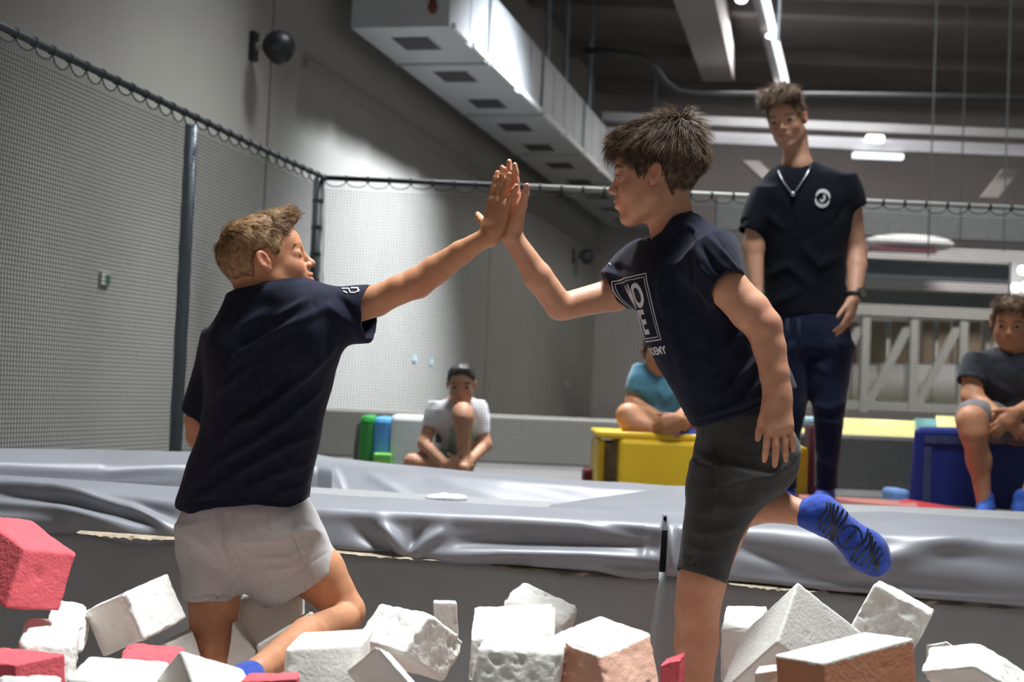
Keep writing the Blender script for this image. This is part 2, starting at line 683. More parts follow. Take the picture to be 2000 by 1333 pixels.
# ventilation duct
hz = 0.39 + 2.6
d_off0 = 0.97 - 0.76 + 0.0
duct = thing('ventilation_duct', 'large rectangular sheet-metal ventilation duct hung along the concrete wall', 'duct', hall(12, 0.6, hz))
dA = lambda y, off, z: np.array([-2.91 + 0.234 * y, y, z]) - HN * off
dj = [10.1, 11.2, 13.2, 15.3, 17.4, 19.5, 21.8]
for a, b in zip(dj[:-1], dj[1:]):
    L = (b - a) * math.hypot(1, .234)
    s = MB().box(dA(a, 0.74, hz), HA * (L - 0.02), HN * 0.74, ZV * 0.58).build('section', M_duct, duct)
    MB().box(dA(a, 0.76, hz - 0.012) + HA * (L - 0.03), HA * 0.04, HN * 0.78, ZV * 0.60).build('flange', mat('duct_flange', (0.30, 0.34, 0.35), 0.5, metal=0.3), s)
    nv = max(1, int(round((b - a) / 0.5)))
    for q in range(1, nv):
        MB().box(dA(a + (b - a) * q / nv, 0.0, hz + 0.02), HA * 0.012, HN * 0.006, ZV * 0.54).build('rib', M_duct, s)
for y in (10.55, 11.63, 12.68, 13.78, 14.88, 16.0, 17.2, 18.4, 19.6, 20.8):
    v = MB()
    v.box(dA(y - 0.17, 0.52, hz - 0.008), HA * 0.36, HN * 0.28, ZV * 0.02)
    vo = v.build('vent_grille', M_ductdark, duct)
    f = MB()
    f.box(dA(y - 0.19, 0.54, hz - 0.004), HA * 0.40, HN * 0.02, ZV * 0.008)
    f.box(dA(y - 0.19, 0.24, hz - 0.004), HA * 0.40, HN * 0.02, ZV * 0.008)
    f.build('frame', M_duct, vo)
for a, b in zip(dj[:-1], dj[1:]):
    L = (b - a) * math.hypot(1, .234)
    for t in range(2):
        MB().box(dA(a, 0.0, hz + 0.002) + HA * (0.08 + t * L / 2), HA * (L / 2 - 0.16), HN * 0.03, ZV * 0.045).build('edge_strip', M_white, duct)
for px, yb in ((1035, 86), (1053, 106), (1080, 142), (1150, 250)):
    y = 13.6 + (px - 1035) * 0.05
    b = dA(y, 0.05 if px < 1100 else -0.2, hz + 0.58)
    MB().tube([b, b + ZV * 1.65], 0.022, 8).build('hanger_rod', mat('galvanised_rod', (0.30, 0.36, 0.42), 0.4, metal=0.5), duct)
rf = MB()
q = P(845, 12, 10.2)
rf.tube([q + ZV * 0.07, q + ZV * 0.03, q - ZV * 0.01, q - ZV * 0.05], [0.03, 0.022, 0.035, 0.02], 8)
rf.build('fitting', mat('rusty_red', (0.16, 0.035, 0.02), 0.7), duct)

# wall-mounted black cameras
def wall_camera(px, py, s, label):
    y = 3.88 / (0.234 - (px - 1000) / FPX)
    ray = (P(px, py, 1.0) - CAM)
    tt = (0.24 * s - (CAM - hall(0)) @ HN) / (ray @ HN)
    c = CAM + ray * tt
    t = thing('security_camera', label, 'camera', c)
    MB().box(c - HN * 0.24 * s - HA * 0.05 * s - ZV * 0.12 * s, HA * 0.10 * s, HN * 0.05 * s, ZV * 0.24 * s).build('wall_plate', M_black, t, bevel=0.01 * s)
    MB().tube([c - HN * 0.21 * s, c - HN * 0.08 * s], 0.03 * s, 10).build('arm', M_beam, t)
    pr = [Ell(c, (0.13 * s, 0.12 * s, 0.125 * s), k=0.02), Cone(c - ZV * 0.02 * s, c - ZV * 0.07 * s + HN * 0.01, 0.10 * s, 0.08 * s, k=0.04)]
    v, f = iso(pr, 0.012 * s)
    b = obj('housing', new_mesh('housing', v, f, True), M_black, t)
    MB().tube([c - AX_F * 0.10 * s - ZV * 0.03 * s, c - AX_F * 0.125 * s - ZV * 0.035 * s], 0.03 * s, 12).build('lens', M_dgrey, b)


wall_camera(545, 90, 0.8, 'black round camera on the concrete wall left of the duct')
wall_camera(1146, 500, 0.85, 'small black camera far down the wall behind the raised elbow')

# small plates on the wall
def plate(px, py, w, h, name, label, cat, c1, c2=None):
    y = 3.88 / (0.234 - (px - 1000) / FPX)
    d = (hall(y) - CAM) @ AX_F
    c = P(px, py, d)
    c = c - HN * ((c - hall(0)) @ HN)
    t = thing(name, label, cat, c)
    w2, h2 = PX(w, d) * 1.6, PX(h, d)
    MB().box(c - HA * w2 / 2 - ZV * h2 / 2, HA * w2, HN * 0.015, ZV * h2).build('plate', c1, t, bevel=0.003)
    if c2:
        MB().box(c - HA * w2 * 0.1 - ZV * h2 * 0.32 + HN * 0.012, HA * w2 * 0.5, HN * 0.008, ZV * h2 * 0.64).build('symbol', c2, t)


M_pale = mat('pale_plate', (0.55, 0.57, 0.55), 0.5)
plate(203, 545, 22, 26, 'wall_sign', 'small white and green sign on the wall behind the left net', 'sign', M_pale, mat('sign_green', (0.02, 0.14, 0.08), 0.5))
plate(811, 701, 12, 12, 'wall_socket', 'pale teal wall socket left of the other, above the seated boy in white', 'socket', mat('plate_teal', (0.42, 0.60, 0.62), 0.5))
plate(844, 707, 10, 12, 'wall_socket', 'pale teal wall socket right of the other, above the seated boy in white', 'socket', MATS['plate_teal'])
plate(1110, 751, 14, 12, 'wall_socket', 'pale wall socket behind the net left of the yellow block', 'socket', M_pale)

# light rail on the ceiling
la, lb = P(1466, -60, 12.3), P(1527, 178, 16.5)
lt = unit(lb - la)
o = thing('light_rail', 'long ceiling light rail running away above the instructor', 'lamp', la)
MB().box(la - HN * 0.07 + ZV * 0.05, lt * np.linalg.norm(lb - la), HN * 0.14, ZV * 0.10).build('rail', mat('rail_pinkish', (0.40, 0.36, 0.36), 0.6), o)
MB().box(la + HN * 0.02 + ZV * 0.02, lt * np.linalg.norm(lb - la), HN * 0.07, ZV * 0.03).build('tube', mat('lamp_tube', (0.9, 0.9, 0.9), 0.4, emit=(0.85, 0.92, 1.0), emit_strength=1.1), o)
M_glow = mat('lamp_glow', (1, 1, 1), 0.4, emit=(1.0, 0.96, 0.88), emit_strength=2.5)
for (px, py, d, r) in ((1448, -2, 12.6, 0.06), (1503, 70, 14.2, 0.045), (1518, 174, 16.3, 0.07)):
    v, f = iso([Ell(P(px, py, d), (r, r, r * 0.7))], 0.02)
    obj('lamp_head', new_mesh('lamp_head', v, f, True), M_glow, o)
for px in (1496, 1519):
    q = P(px, 80 if px > 1500 else 40, 14.0)
    MB().tube([q, q + ZV * 1.2], 0.015, 6).build('hanger', mat('galvanised_rod', (0.3, 0.36, 0.42), 0.4), o)

# sagging black pipe along the far wall
pts = [P(1140, 98, 15.5), P(1200, 102, 15.5), P(1255, 110, 15.5), P(1282, 135, 15.5), P(1300, 162, 15.5), P(1325, 180, 15.5), P(1370, 185, 15.5), P(1600, 186, 15.5), P(1800, 188, 15.5), P(2100, 190, 15.5)]
o = MB().tube(pts, 0.035, 8).build('cable_pipe', M_dgrey, smooth=True)
tag(o, 'dark pipe bending along beneath the ceiling at right', 'pipe')
# thin hanging cables
for i, (px, d) in enumerate(((1830, 13.5), (1890, 14.5), (1975, 13.8))):
    q = P(px, -30, d)
    o = MB().tube([q, q - ZV * 2.6], 0.008, 5).build('hanging_cable', M_dgrey)
    tag(o, ['thin cable hanging from the ceiling, left of the three at right', 'thin cable hanging from the ceiling, middle of the three at right', 'thin cable hanging from the ceiling nearest the right edge'][i], 'cable', 'ceiling cables')


def wbox(px0, py0, px1, py1, d, thick):
    """world-aligned box whose front face covers the pixel rectangle at depth d: returns origin and edges"""
    c = P((px0 + px1) / 2, (py0 + py1) / 2, d)
    w, h = PX(px1 - px0, d), PX(py1 - py0, d)
    return c - np.array([w / 2, 0, h / 2]), np.array([w, 0, 0]), np.array([0, thick, 0]), np.array([0, 0, h])


def wb(name, rect, d, thick, m, parent=None, bevel=0.0):
    return MB().box(*wbox(*rect, d, thick)).build(name, m, parent, bevel=bevel)


M_steel = mat('steel_pale', (0.34, 0.34, 0.35), 0.5, noise=0.05)
M_bright = mat('trunking_white', (0.52, 0.53, 0.57), 0.4)
o = wb('steel_beam', (1175, 246, 2500, 263), 17.0, 0.15, M_steel)
tag(o, 'grey steel beam across the far end above the white cable trunking', 'beam')
o = wb('cable_trunking', (1175, 276, 2500, 298), 16.8, 0.12, M_bright)
tag(o, 'white cable trunking across the far end of the hall', 'trunking')
o = wb('ceiling_lamp', (1694, 263, 1728, 277), 16.75, 0.1, M_glow, bevel=0.02)
tag(o, 'small square lamp glowing beside the instructor above the trunking', 'lamp')
o = wb('strip_lamp', (1668, 299, 1765, 309), 16.75, 0.1, mat('strip_glow', (1, 1, 1), 0.4, emit=(0.85, 0.93, 1), emit_strength=0.9))
tag(o, 'short white strip lamp below the trunking right of the instructor', 'lamp')
for i, (x, y0, y1, sl) in enumerate(((1486, 314, 350, 20), (1955, 330, 386, -22))):
    a, b = P(x - sl, y0, 17.5), P(x + sl, y1, 17.5)
    o = MB().box(a - np.array([0.1, 0, 0]), np.array([0.2, 0, 0]), np.array([0, 0.1, 0]), b - a).build('wall_bracket', mat('bracket_pink', (0.50, 0.46, 0.44), 0.6))
    tag(o, ['slanted pale bracket on the far wall left of the instructor', 'slanted pale bracket on the far wall at the right edge'][i], 'bracket', 'far wall brackets')

# mezzanine at the far right, seen through the net
mz = thing('mezzanine', 'pale steel mezzanine with truss railing beyond the net at right', 'mezzanine', P(1850, 860, 14.5))
wb('back_panel', (1400, 400, 2500, 470), 15.6, 0.1, mat('mezz_grey', (0.20, 0.21, 0.22), 0.8, noise=0.1), mz)
wb('deck_slab', (1560, 492, 2500, 518), 14.6, 0.3, mat('mezz_pale', (0.50, 0.48, 0.48), 0.7), mz)
wb('dark_band', (1560, 520, 2500, 556), 14.8, 0.2, mat('mezz_blue', (0.10, 0.125, 0.15), 0.7), mz)
wb('pipe_band', (1560, 558, 2500, 576), 14.5, 0.2, mat('mezz_pale', (0.5, 0.48, 0.48), 0.7), mz)
wb('dark_band', (1560, 578, 2500, 606), 14.8, 0.2, mat('mezz_blue2', (0.13, 0.15, 0.16), 0.7), mz)
M_tr = mat('truss_cream', (0.36, 0.355, 0.33), 0.6)
wb('top_rail', (1560, 608, 2500, 630), 14.0, 0.12, M_tr, mz)
M_br = mat('brown_board', (0.22, 0.165, 0.115), 0.8, noise=0.15, nscale=3)
for i in range(12):
    wb('board', (1562 + i * 60, 628, 1616 + i * 60, 712), 15.0, 0.05, M_br, mz)
M_lw = mat('lower_panel', (0.42, 0.43, 0.45), 0.6)
for i in range(14):
    wb('lower_panel', (1560 + i * 52, 712, 1609 + i * 52, 800), 14.9, 0.05, M_lw, mz)
wb('bottom_rail', (1560, 797, 2500, 815), 14.0, 0.12, M_tr, mz)
for x in (1600, 1690, 1785, 1882, 1980):
    wb('upright', (x - 8, 615, x + 8, 805), 14.0, 0.10, M_tr, mz)
for x in (1640, 1735, 1830, 1930):
    wb('slat', (x - 4, 628, x + 4, 712), 14.2, 0.05, M_tr, mz)
for x in (1690, 1785, 1882, 1980):
    a, b = P(x - 10, 640, 14.05), P(x - 92, 795, 14.05)
    MB().box(a - np.array([0.045, 0, 0]), np.array([0.09, 0, 0]), np.array([0, 0.06, 0]), b - a).build('brace', M_tr, mz)
wb('yellow_panel', (1560, 818, 1788, 862), 14.3, 0.05, mat('yellow_panel_painted_glow', (0.9, 0.85, 0.4), 0.5, emit=(1.0, 0.90, 0.40), emit_strength=1.0), mz)  # emission stands in for bright light falling on the panel
wb('teal_panel', (1788, 818, 1830, 852), 14.3, 0.05, mat('teal_panel_painted_glow', (0.3, 0.6, 0.6), 0.5, emit=(0.3, 0.7, 0.7), emit_strength=0.4), mz)  # emission put into this panel too, it is no lamp
wb('yellow_panel', (1830, 818, 2100, 850), 14.3, 0.05, MATS['yellow_panel_painted_glow'], mz)
# white padded bolster on the mezzanine
pr = [Ell(P(1775, 476, 14.0), (PX(88, 14), 0.3, PX(17, 14)))]
v, f = iso(pr, 0.03)
o = thing('padded_bolster', 'white padded bolster with maroon edge on the mezzanine right of the instructor', 'bolster', P(1775, 490, 14.0))
obj('cover', new_mesh('cover', v, f, True), M_white, o)
wb('maroon_edge', (1700, 484, 1830, 492), 13.75, 0.1, mat('maroon', (0.12, 0.03, 0.045), 0.7), o)
# bright lamp cluster at the right edge
o = thing('flood_light', 'bright floodlight cluster at the right edge above the seated boy', 'lamp', P(1995, 545, 12))
for (x, y, r) in ((1997, 528, 9), (1984, 562, 9), (2004, 560, 10)):
    v, f = iso([Ell(P(x, y, 12), (PX(r, 12),) * 3)], 0.012)
    obj('bulb', new_mesh('bulb', v, f, True), mat('flood_glow', (1, 1, 1), 0.4, emit=(1, 0.98, 0.92), emit_strength=8), o)
wb('housing', (1974, 512, 2024, 578), 12.15, 0.05, M_steel, o)

# ------------------------------------------------------------------ nets
random.seed(4)
NETZ = 0.39 + 1.0
CORN = np.array([-0.945, 6.9, NETZ])
LEFT0 = np.array([-1.80, 2.85, NETZ])
RIGHT1 = np.array([4.2, 6.95, NETZ])
CELL = 0.0145


def net(name, a, b, label, rail_mats):
    t = thing(name, label, 'net', (a + b) / 2 * np.array([1, 1, 0]))
    L = np.linalg.norm(b - a)
    ax = unit(b - a)
    tie = 0.105
    nt = int(L / tie)
    tie = L / nt
    amps = [random.uniform(0.45, 1.0) for _ in range(nt + 1)]
    sag = lambda s: 0.016 + 0.026 * amps[int(min(s / tie, nt - 1e-6))] * math.sin(math.pi * ((s / tie) % 1.0)) ** 0.8
    mb_v, mb_f = [], []
    side = np.cross(ax, ZV)

    def thread(p, q, r):
        tt = unit(q - p)
        x = unit(np.cross(tt, side) if abs(np.dot(tt, side)) < 0.9 else np.cross(tt, ZV))
        y = np.cross(tt, x)
        base = len(mb_v)
        for e in (p, q):
            for k in range(3):
                an = 2 * math.pi * k / 3
                mb_v.append(e + r * (math.cos(an) * x + math.sin(an) * y))
        for k in range(3):
            k2 = (k + 1) % 3
            mb_f.append((base + k, base + k2, base + 3 + k2, base + 3 + k))
    n = int(L / CELL)
    for i in range(n + 1):
        s = i * L / n
        z = NETZ - sag(min(s, L - 1e-4)) - 0.002
        wob = 0.006 * math.sin(s * 3.1) + 0.004 * math.sin(s * 7.7 + 1)
        top = a + ax * s
        top = np.array([top[0], top[1], z])
        bot = np.array([top[0], top[1], 0.02]) + side * wob * 2
        mid = (top + bot) / 2 + side * wob * 3 + ax * 0.003 * math.sin(s * 5)
        thread(top, mid, 0.0014)
        thread(mid, bot, 0.0014)
    m = int((NETZ - 0.08) / CELL)
    ns = max(6, int(L / 0.25))
    for j in range(m):
        z = NETZ - 0.055 - j * CELL
        fr = (NETZ - z) / NETZ
        pr = None
        for i in range(ns + 1):
            s = L * i / ns
            wob = (0.006 * math.sin(s * 3.1) + 0.004 * math.sin(s * 7.7 + 1)) * 3 * math.sin(math.pi * min(fr, 0.98))
            p = a + ax * s + side * wob
            p = np.array([p[0], p[1], z - 0.004 * math.sin(math.pi * ((s / 1.3) % 1.0)) * (1 - fr)])
            if pr is not None:
                thread(pr, p, 0.0014)
            pr = p
    me = new_mesh('net_mesh', np.array(mb_v), np.array(mb_f))
    o = obj('net_mesh', me, M_net, t)
    o['kind'] = 'stuff'
    # lacing cord in scallops
    lc = MB()
    for i in range(nt):
        pts = []
        for k in range(7):
            s = (i + k / 6) * tie
            p = a + ax * min(s, L)
            zz = NETZ - sag(min(s, L - 1e-4)) if 0 < k < 6 else NETZ - 0.010
            pts.append(np.array([p[0], p[1], zz]))
        lc.tube(pts, 0.0028, 5, cap=False)
    lc.build('lacing_cord', M_net, t)
    # rail
    cuts = [0.0] + [c for c, _ in rail_mats[1:]] + [1.0]
    for (c0, mm), c1 in zip(rail_mats, cuts[1:]):
        p, q = a + ax * L * c0, a + ax * L * c1
        MB().tube([p + ZV * 0.006, q + ZV * 0.006], 0.0125, 10).build('top_rail', mm, t, smooth=True)
    for i in range(nt + 1):
        p = a + ax * i * tie
        MB().tube([p - ax * 0.006 + ZV * 0.006, p + ax * 0.006 + ZV * 0.006], 0.0165, 8).build('tie', M_net, t)
    return t


nl = net('safety_net', LEFT0, CORN, 'dark safety net on poles along the left concrete wall', [(0.0, M_raildark)])
nr = net('safety_net', CORN, RIGHT1, 'dark safety net with pale rail across behind the instructor', [(0.0, M_raildark), (0.19, M_railpale)])
for base, h, r, m, par in ((P(355, 560, 5.58), 0, 0.026, M_post, nl), (P(616, 450, 6.9), 0, 0.024, mat('post_wrapped', (0.03, 0.045, 0.05), 0.6), nl), (P(2330, 430, 6.98), 0, 0.02, M_railpale, nr)):
    MB().tube([(base[0], base[1] + 0.03, -0.04), (base[0], base[1] + 0.03, NETZ + 0.004)], r, 14).build('post', m, par, smooth=True)
cp = P(616, 450, 6.9)
for z in np.arange(0.1, 1.36, 0.13):
    MB().tube([(cp[0], cp[1] + 0.03, z), (cp[0], cp[1] + 0.03, z + 0.02)], 0.027, 12).build('post_tie', M_net, nl)


# ------------------------------------------------------------------ vinyl pads
def pad(name, stations, label, m, folds=(), ncross=34, nlen=150, depth=3.4, smooth_it=3, noise=2.0, tear=None, group='vinyl pads'):
    """stations: list of (back-top, front-top, front-bottom) world points along the length"""
    st = np.array([[np.asarray(q, float) for q in s] for s in stations])       # (n,3,3)
    t = np.linspace(0, 1, len(st))
    tt = np.linspace(0, 1, nlen)
    rail = np.stack([np.stack([np.interp(tt, t, st[:, k, c]) for c in range(3)], 1) for k in range(3)], 1)  # nlen,3,3
    B, T, Q = rail[:, 0], rail[:, 1], rail[:, 2]
    inw = B - T
    inw = inw / np.linalg.norm(inw, axis=1, keepdims=True)
    B2 = B - ZV * 0.12
    Q2 = Q + inw * 0.06
    poly = np.stack([B2, B, T, Q, Q2], 1)
    seg = np.linalg.norm(np.diff(poly, axis=1), axis=2).mean(0)
    cum = np.concatenate([[0], np.cumsum(seg)]) / seg.sum()
    ss = np.linspace(0, 1, ncross)
    G = np.zeros((nlen, ncross, 3))
    for i in range(nlen):
        for c in range(3):
            G[i, :, c] = np.interp(ss, cum, poly[i, :, c])
    for _ in range(int(smooth_it * (ncross / 40) ** 2)):
        G[:, 1:-1] = 0.25 * G[:, :-2] + 0.5 * G[:, 1:-1] + 0.25 * G[:, 2:]
    idx = np.arange(nlen * ncross).reshape(nlen, ncross)
    f = np.stack([idx[:-1, :-1], idx[:-1, 1:], idx[1:, 1:], idx[1:, :-1]], -1).reshape(-1, 4)
    v = G.reshape(-1, 3)
    n = vnormals(v, f)
    kf = int((cum[2] + cum[3]) / 2 * (ncross - 1))
    if (n.reshape(nlen, ncross, 3)[:, kf] @ -AX_F).mean() < 0:
        f = f[:, ::-1]
        n = -n
    v = v + n * (fbm(v * 5, 3, 2) * noise * 0.001)[:, None]
    v = fold_disp(v, n, [(p_, w_ * 0.95, a_ * 1.3) for p_, w_, a_ in folds], depth)
    fl = [tuple(q) for q in f]
    c0, c1 = len(v), len(v) + 1
    v = np.vstack([v, v[idx[0]].mean(0), v[idx[-1]].mean(0)])
    for k in range(ncross):
        k2 = (k + 1) % ncross
        fl.append((c0, idx[0, k2], idx[0, k]))
        fl.append((c1, idx[-1, k], idx[-1, k2]))
    t_ = thing(name, label, 'pad', (B.mean(0) + Q.mean(0)) / 2, group)
    obj('cover', new_mesh('cover', v, fl, True), m, t_)
    if tear:
        for (x0, y0, x1, y1, th) in tear:
            mb = MB()
            nn = 26
            top, bot = [], []
            for i in range(nn + 1):
                u = i / nn
                x, y = x0 + (x1 - x0) * u, y0 + (y1 - y0) * u
                w = th * (0.25 + 0.75 * abs(math.sin(i * 1.9) * math.cos(i * 0.73 + x0))) * math.sin(math.pi * min(1, max(0.03, u)))
                top.append(P(x, y - 2, depth - 0.015))
                bot.append(P(x, y + w, depth - 0.030 + 0.01 * math.sin(i)))
            for i in range(nn):
                a, b, c_, d_ = top[i], top[i + 1], bot[i + 1], bot[i]
                off = AX_F * 0.03
                mb.hexa([d_, c_, c_ + off, d_ + off, a, b, b + off, a + off])
            mb.build('torn_edging', M_tear, t_)
    return t_


Dl = 3.48
sA = [(P(-160, 915, 3.72), P(-160, 930, 3.64), P(-160, 1020, 3.60)),
      (P(0, 925, 3.76), P(0, 942, 3.60), P(0, 1033, 3.53)),
      (P(345, 948, 3.76), P(345, 978, 3.50), P(345, 1052, 3.45)),
      (P(620, 962, 3.72), P(620, 990, 3.46), P(620, 1075, 3.42)),
      (P(980, 984, 3.66), P(980, 1008, 3.42), P(980, 1104, 3.39)),
      (P(1296, 1000, 3.62), P(1293, 1024, 3.38), P(1286, 1132, 3.36))]
fA = [(((-40, 985), (120, 1000), (260, 1035), (345, 1052)), 20, 26), (((-60, 945), (90, 950), (230, 985), (360, 1040)), 12, 12), (((0, 968), (150, 985), (300, 1030)), 14, -16), (((-60, 1015), (140, 1028)), 14, 16),
      (((250, 985), (350, 1045)), 10, 10), (((180, 965), (340, 1010)), 16, -8),
      (((740, 1020), (790, 1082)), 16, 15), (((870, 1035), (800, 1085)), 14, 14), (((690, 1030), (770, 1085)), 18, -10), (((820, 1030), (798, 1085)), 10, -9),
      (((820, 1088), (980, 1082), (1150, 1085), (1290, 1095)), 14, 14), (((900, 1060), (1080, 1060), (1280, 1068)), 13, -10), (((1180, 1112), (1290, 1125)), 9, 8),
      (((640, 1005), (1000, 1020), (1285, 1035)), 12, 5), (((1262, 1030), (1255, 1120)), 8, 4), (((1150, 1020), (1285, 1050)), 10, -4)]
pad('vinyl_pad', sA, 'long creased grey vinyl pad along the pit edge behind the kneeling boy', M_vinyl, fA, 90, 330, 3.42,
    tear=[(150, 1042, 345, 1055, 7), (655, 1080, 860, 1096, 4), (960, 1106, 1290, 1134, 8)])
sB = [(P(1302, 1003, 3.62), P(1306, 1026, 3.38), P(1300, 1130, 3.34)),
      (P(1470, 1002, 3.70), P(1470, 1030, 3.36), P(1420, 1142, 3.32)),
      (P(1740, 997, 3.80), P(1740, 1042, 3.33), P(1700, 1167, 3.29)),
      (P(2030, 1014, 3.78), P(2030, 1052, 3.30), P(2010, 1192, 3.26)),
      (P(2300, 1026, 3.74), P(2300, 1064, 3.26), P(2300, 1215, 3.22))]
fB = [(((1312, 1040), (1316, 1115)), 10, 9), (((1330, 1030), (1330, 1120)), 10, -6), (((1500, 1050), (1700, 1090)), 26, 8), (((1640, 1120), (1780, 1075), (1900, 1050)), 22, 9), (((1450, 1120), (1700, 1140), (2000, 1165)), 18, -7),
      (((1700, 1060), (2000, 1100)), 20, -6), (((1420, 1060), (1560, 1110)), 16, -7)]
pad('vinyl_pad', sB, 'long creased grey vinyl pad along the pit edge under the raised blue sock', M_vinyl, fB, 90, 240, 3.34,
    tear=[(1425, 1142, 1600, 1157, 6), (1620, 1160, 1990, 1190, 9)])
o = MB().box(P(1286, 1140, 3.43), AX_R * 0.034, AX_F * 0.26, AX_U * 0.128).build('gap_mesh_strip', M_black)
tag(o, 'black mesh strip filling the gap between the two front pads', 'strip')

# trampoline beds and the pads behind
bed = MB().box((-1.9, 3.66, 0.03), (5.0, 0, 0), (0, 1.3, 0), (0, 0, 0.02)).build('trampoline_bed', M_bed)
tag(bed, 'grey woven trampoline bed behind the front pads', 'trampoline')
sC = [(P(-200, 864, 3.80), P(-200, 902, 3.74), P(-200, 972, 3.72)),
      (P(0, 873, 4.12), P(0, 905, 3.95), P(0, 972, 3.93)),
      (P(200, 876, 4.60), P(200, 908, 4.30), P(200, 975, 4.28)),
      (P(620, 886, 5.10), P(620, 912, 4.72), P(620, 972, 4.68)),
      (P(652, 893, 5.12), P(648, 915, 4.70), P(648, 974, 4.66))]
fC = [(((0, 915), (200, 925), (340, 915)), 10, 5), (((0, 950), (340, 940)), 10, 4), (((560, 930), (600, 960)), 8, 6)]
pad('vinyl_pad', sC, 'pale grey vinyl pad far left behind the trampoline bed', M_vinyl, fC, 60, 130, 4.6, group='vinyl pads behind the bed')
sD = [(P(652, 893, 5.12), P(640, 905, 4.90), P(640, 968, 4.62)),
      (P(900, 918, 4.98), P(890, 930, 4.72), P(890, 985, 4.50)),
      (P(1180, 940, 4.78), P(1170, 952, 4.56), P(1170, 1003, 4.40)),
      (P(1480, 955, 4.62), P(1480, 968, 4.40), P(1480, 1015, 4.30))]
fD = [(((650, 915), (670, 960)), 7, 6), (((720, 930), (800, 975)), 10, 5), (((850, 940), (1000, 975)), 14, 4), (((1000, 945), (1180, 985)), 14, -4)]
pad('vinyl_pad', sD, 'grey vinyl pad in front of the seated boy in white', M_vinyl, fD, 60, 150, 4.6, group='vinyl pads behind the bed')
sE = [(P(1080, 985, 4.05), P(1060, 998, 3.66), P(1060, 1012, 3.64)),
      (P(1330, 945, 4.62), P(1290, 1004, 3.64), P(1290, 1015, 3.62)),
      (P(1560, 972, 4.75), P(1620, 1003, 3.84), P(1620, 1020, 3.82))]
pad('vinyl_pad', sE, 'flat pale vinyl pad crossing the bed behind the standing boy', M_vinyl, [(((1130, 985), (1330, 960)), 10, 4)], 30, 60, 4.0, group='vinyl pads behind the bed')
# crumpled white rag on the bed
v, f = iso([Ell(P(865, 972, 4.42), (PX(38, 4.42), 0.06, PX(5, 4.42))), Ell(P(890, 974, 4.40), (PX(22, 4.4), 0.05, PX(4, 4.4)))], 0.006)
v = v + vnormals(v, f) * (fbm(v * 40, 5, 2) * 0.004)[:, None]
o = obj('white_cloth', new_mesh('white_cloth', v, f, True), M_white)
tag(o, 'small crumpled white cloth lying on the trampoline bed', 'cloth')

# pit wall below the front pads
pwv = []
cols = [(-300, 1005, 3.70), (0, 1028, 3.56), (345, 1050, 3.49), (640, 1074, 3.46), (980, 1102, 3.43), (1290, 1130, 3.40), (1500, 1145, 3.37), (1750, 1166, 3.34), (2010, 1188, 3.31), (2400, 1215, 3.27)]
nu, nv = 160, 24
cx_ = np.array(cols, float)
uu = np.linspace(cx_[0, 0], cx_[-1, 0], nu)
G = np.zeros((nu, nv, 3))
for i, u in enumerate(uu):
    top = P(u, np.interp(u, cx_[:, 0], cx_[:, 1]) - 12, np.interp(u, cx_[:, 0], cx_[:, 2]))
    for j in range(nv):
        w = j / (nv - 1)
        G[i, j] = top - ZV * 0.95 * w + np.array([0, -0.04 * math.sin(math.pi * w), 0])
v = G.reshape(-1, 3)
idx = np.arange(nu * nv).reshape(nu, nv)
f = np.stack([idx[:-1, :-1], idx[:-1, 1:], idx[1:, 1:], idx[1:, :-1]], -1).reshape(-1, 4)
v[:, 1] += fbm(v * np.array([2.5, 1, 5]), 9, 2) * 0.008
v = fold_disp(v, np.tile(-AX_F, (len(v), 1)), [(((330, 1055), (250, 1110)), 20, 8), (((640, 1085), (860, 1100)), 9, 7), (((1000, 1150), (1250, 1160)), 30, 5)], 3.45)
o = obj('wall_pit', new_mesh('wall_pit', v, f, True), M_vinyl2)
md = o.modifiers.new('thick', 'SOLIDIFY')
md.thickness = 0.03
tag(o, kind='structure')

# ------------------------------------------------------------------ blocks and mats on the floor behind
M_yel = mat('yellow_vinyl', (0.80, 0.52, 0.015), 0.4, noise=0.05, nscale=3, bump=0.1, bscale=30)
M_blu = mat('blue_vinyl', (0.006, 0.022, 0.19), 0.45, noise=0.1, nscale=3)
M_red = mat('red_vinyl', (0.42, 0.03, 0.035), 0.5, noise=0.06, nscale=3)
M_lbl = mat('pale_blue_vinyl', (0.20, 0.38, 0.75), 0.5)
M_grn = mat('green_vinyl', (0.02, 0.30, 0.035), 0.5)
M_sky = mat('sky_blue_vinyl', (0.09, 0.36, 0.80), 0.5)
M_mint = mat('mint_white_vinyl', (0.72, 0.80, 0.78), 0.5)
yb = thing('foam_seat_block', 'yellow vinyl foam block seat under the person in teal', 'block', P(1380, 1000, 6.3))
wb('body', (1208, 862, 1420, 985), 6.15, 0.55, M_yel, yb, 0.02)
MB().box(*wbox(1176, 866, 1206, 985, 6.30, 0.4)).build('side_opening', mat('grimy_grey', (0.30, 0.27, 0.20), 0.9, noise=0.3, nscale=15), yb)
wb('top', (1168, 847, 1424, 862), 6.17, 0.6, M_yel, yb, 0.012)
wb('edge', (1166, 860, 1180, 985), 6.25, 0.5, M_yel, yb, 0.01)
yb2 = wb('foam_roller', (1540, 872, 1580, 1000), 6.5, 0.3, M_yel, None, 0.03)
tag(yb2, 'narrow yellow vinyl foam block standing behind the instructor', 'block')
mr = wb('foam_post', (1580, 830, 1606, 985), 6.7, 0.15, mat('maroon_vinyl', (0.10, 0.012, 0.03), 0.5), None, 0.02)
tag(mr, 'dark maroon padded post behind the instructor\'s knees', 'post')
cy = wb('foam_pad_pale', (1560, 815, 1606, 838), 7.2, 0.2, mat('cyan_pale', (0.45, 0.72, 0.78), 0.5), None, 0.02)
tag(cy, 'pale cyan pad glimpsed between the instructor\'s legs', 'pad')
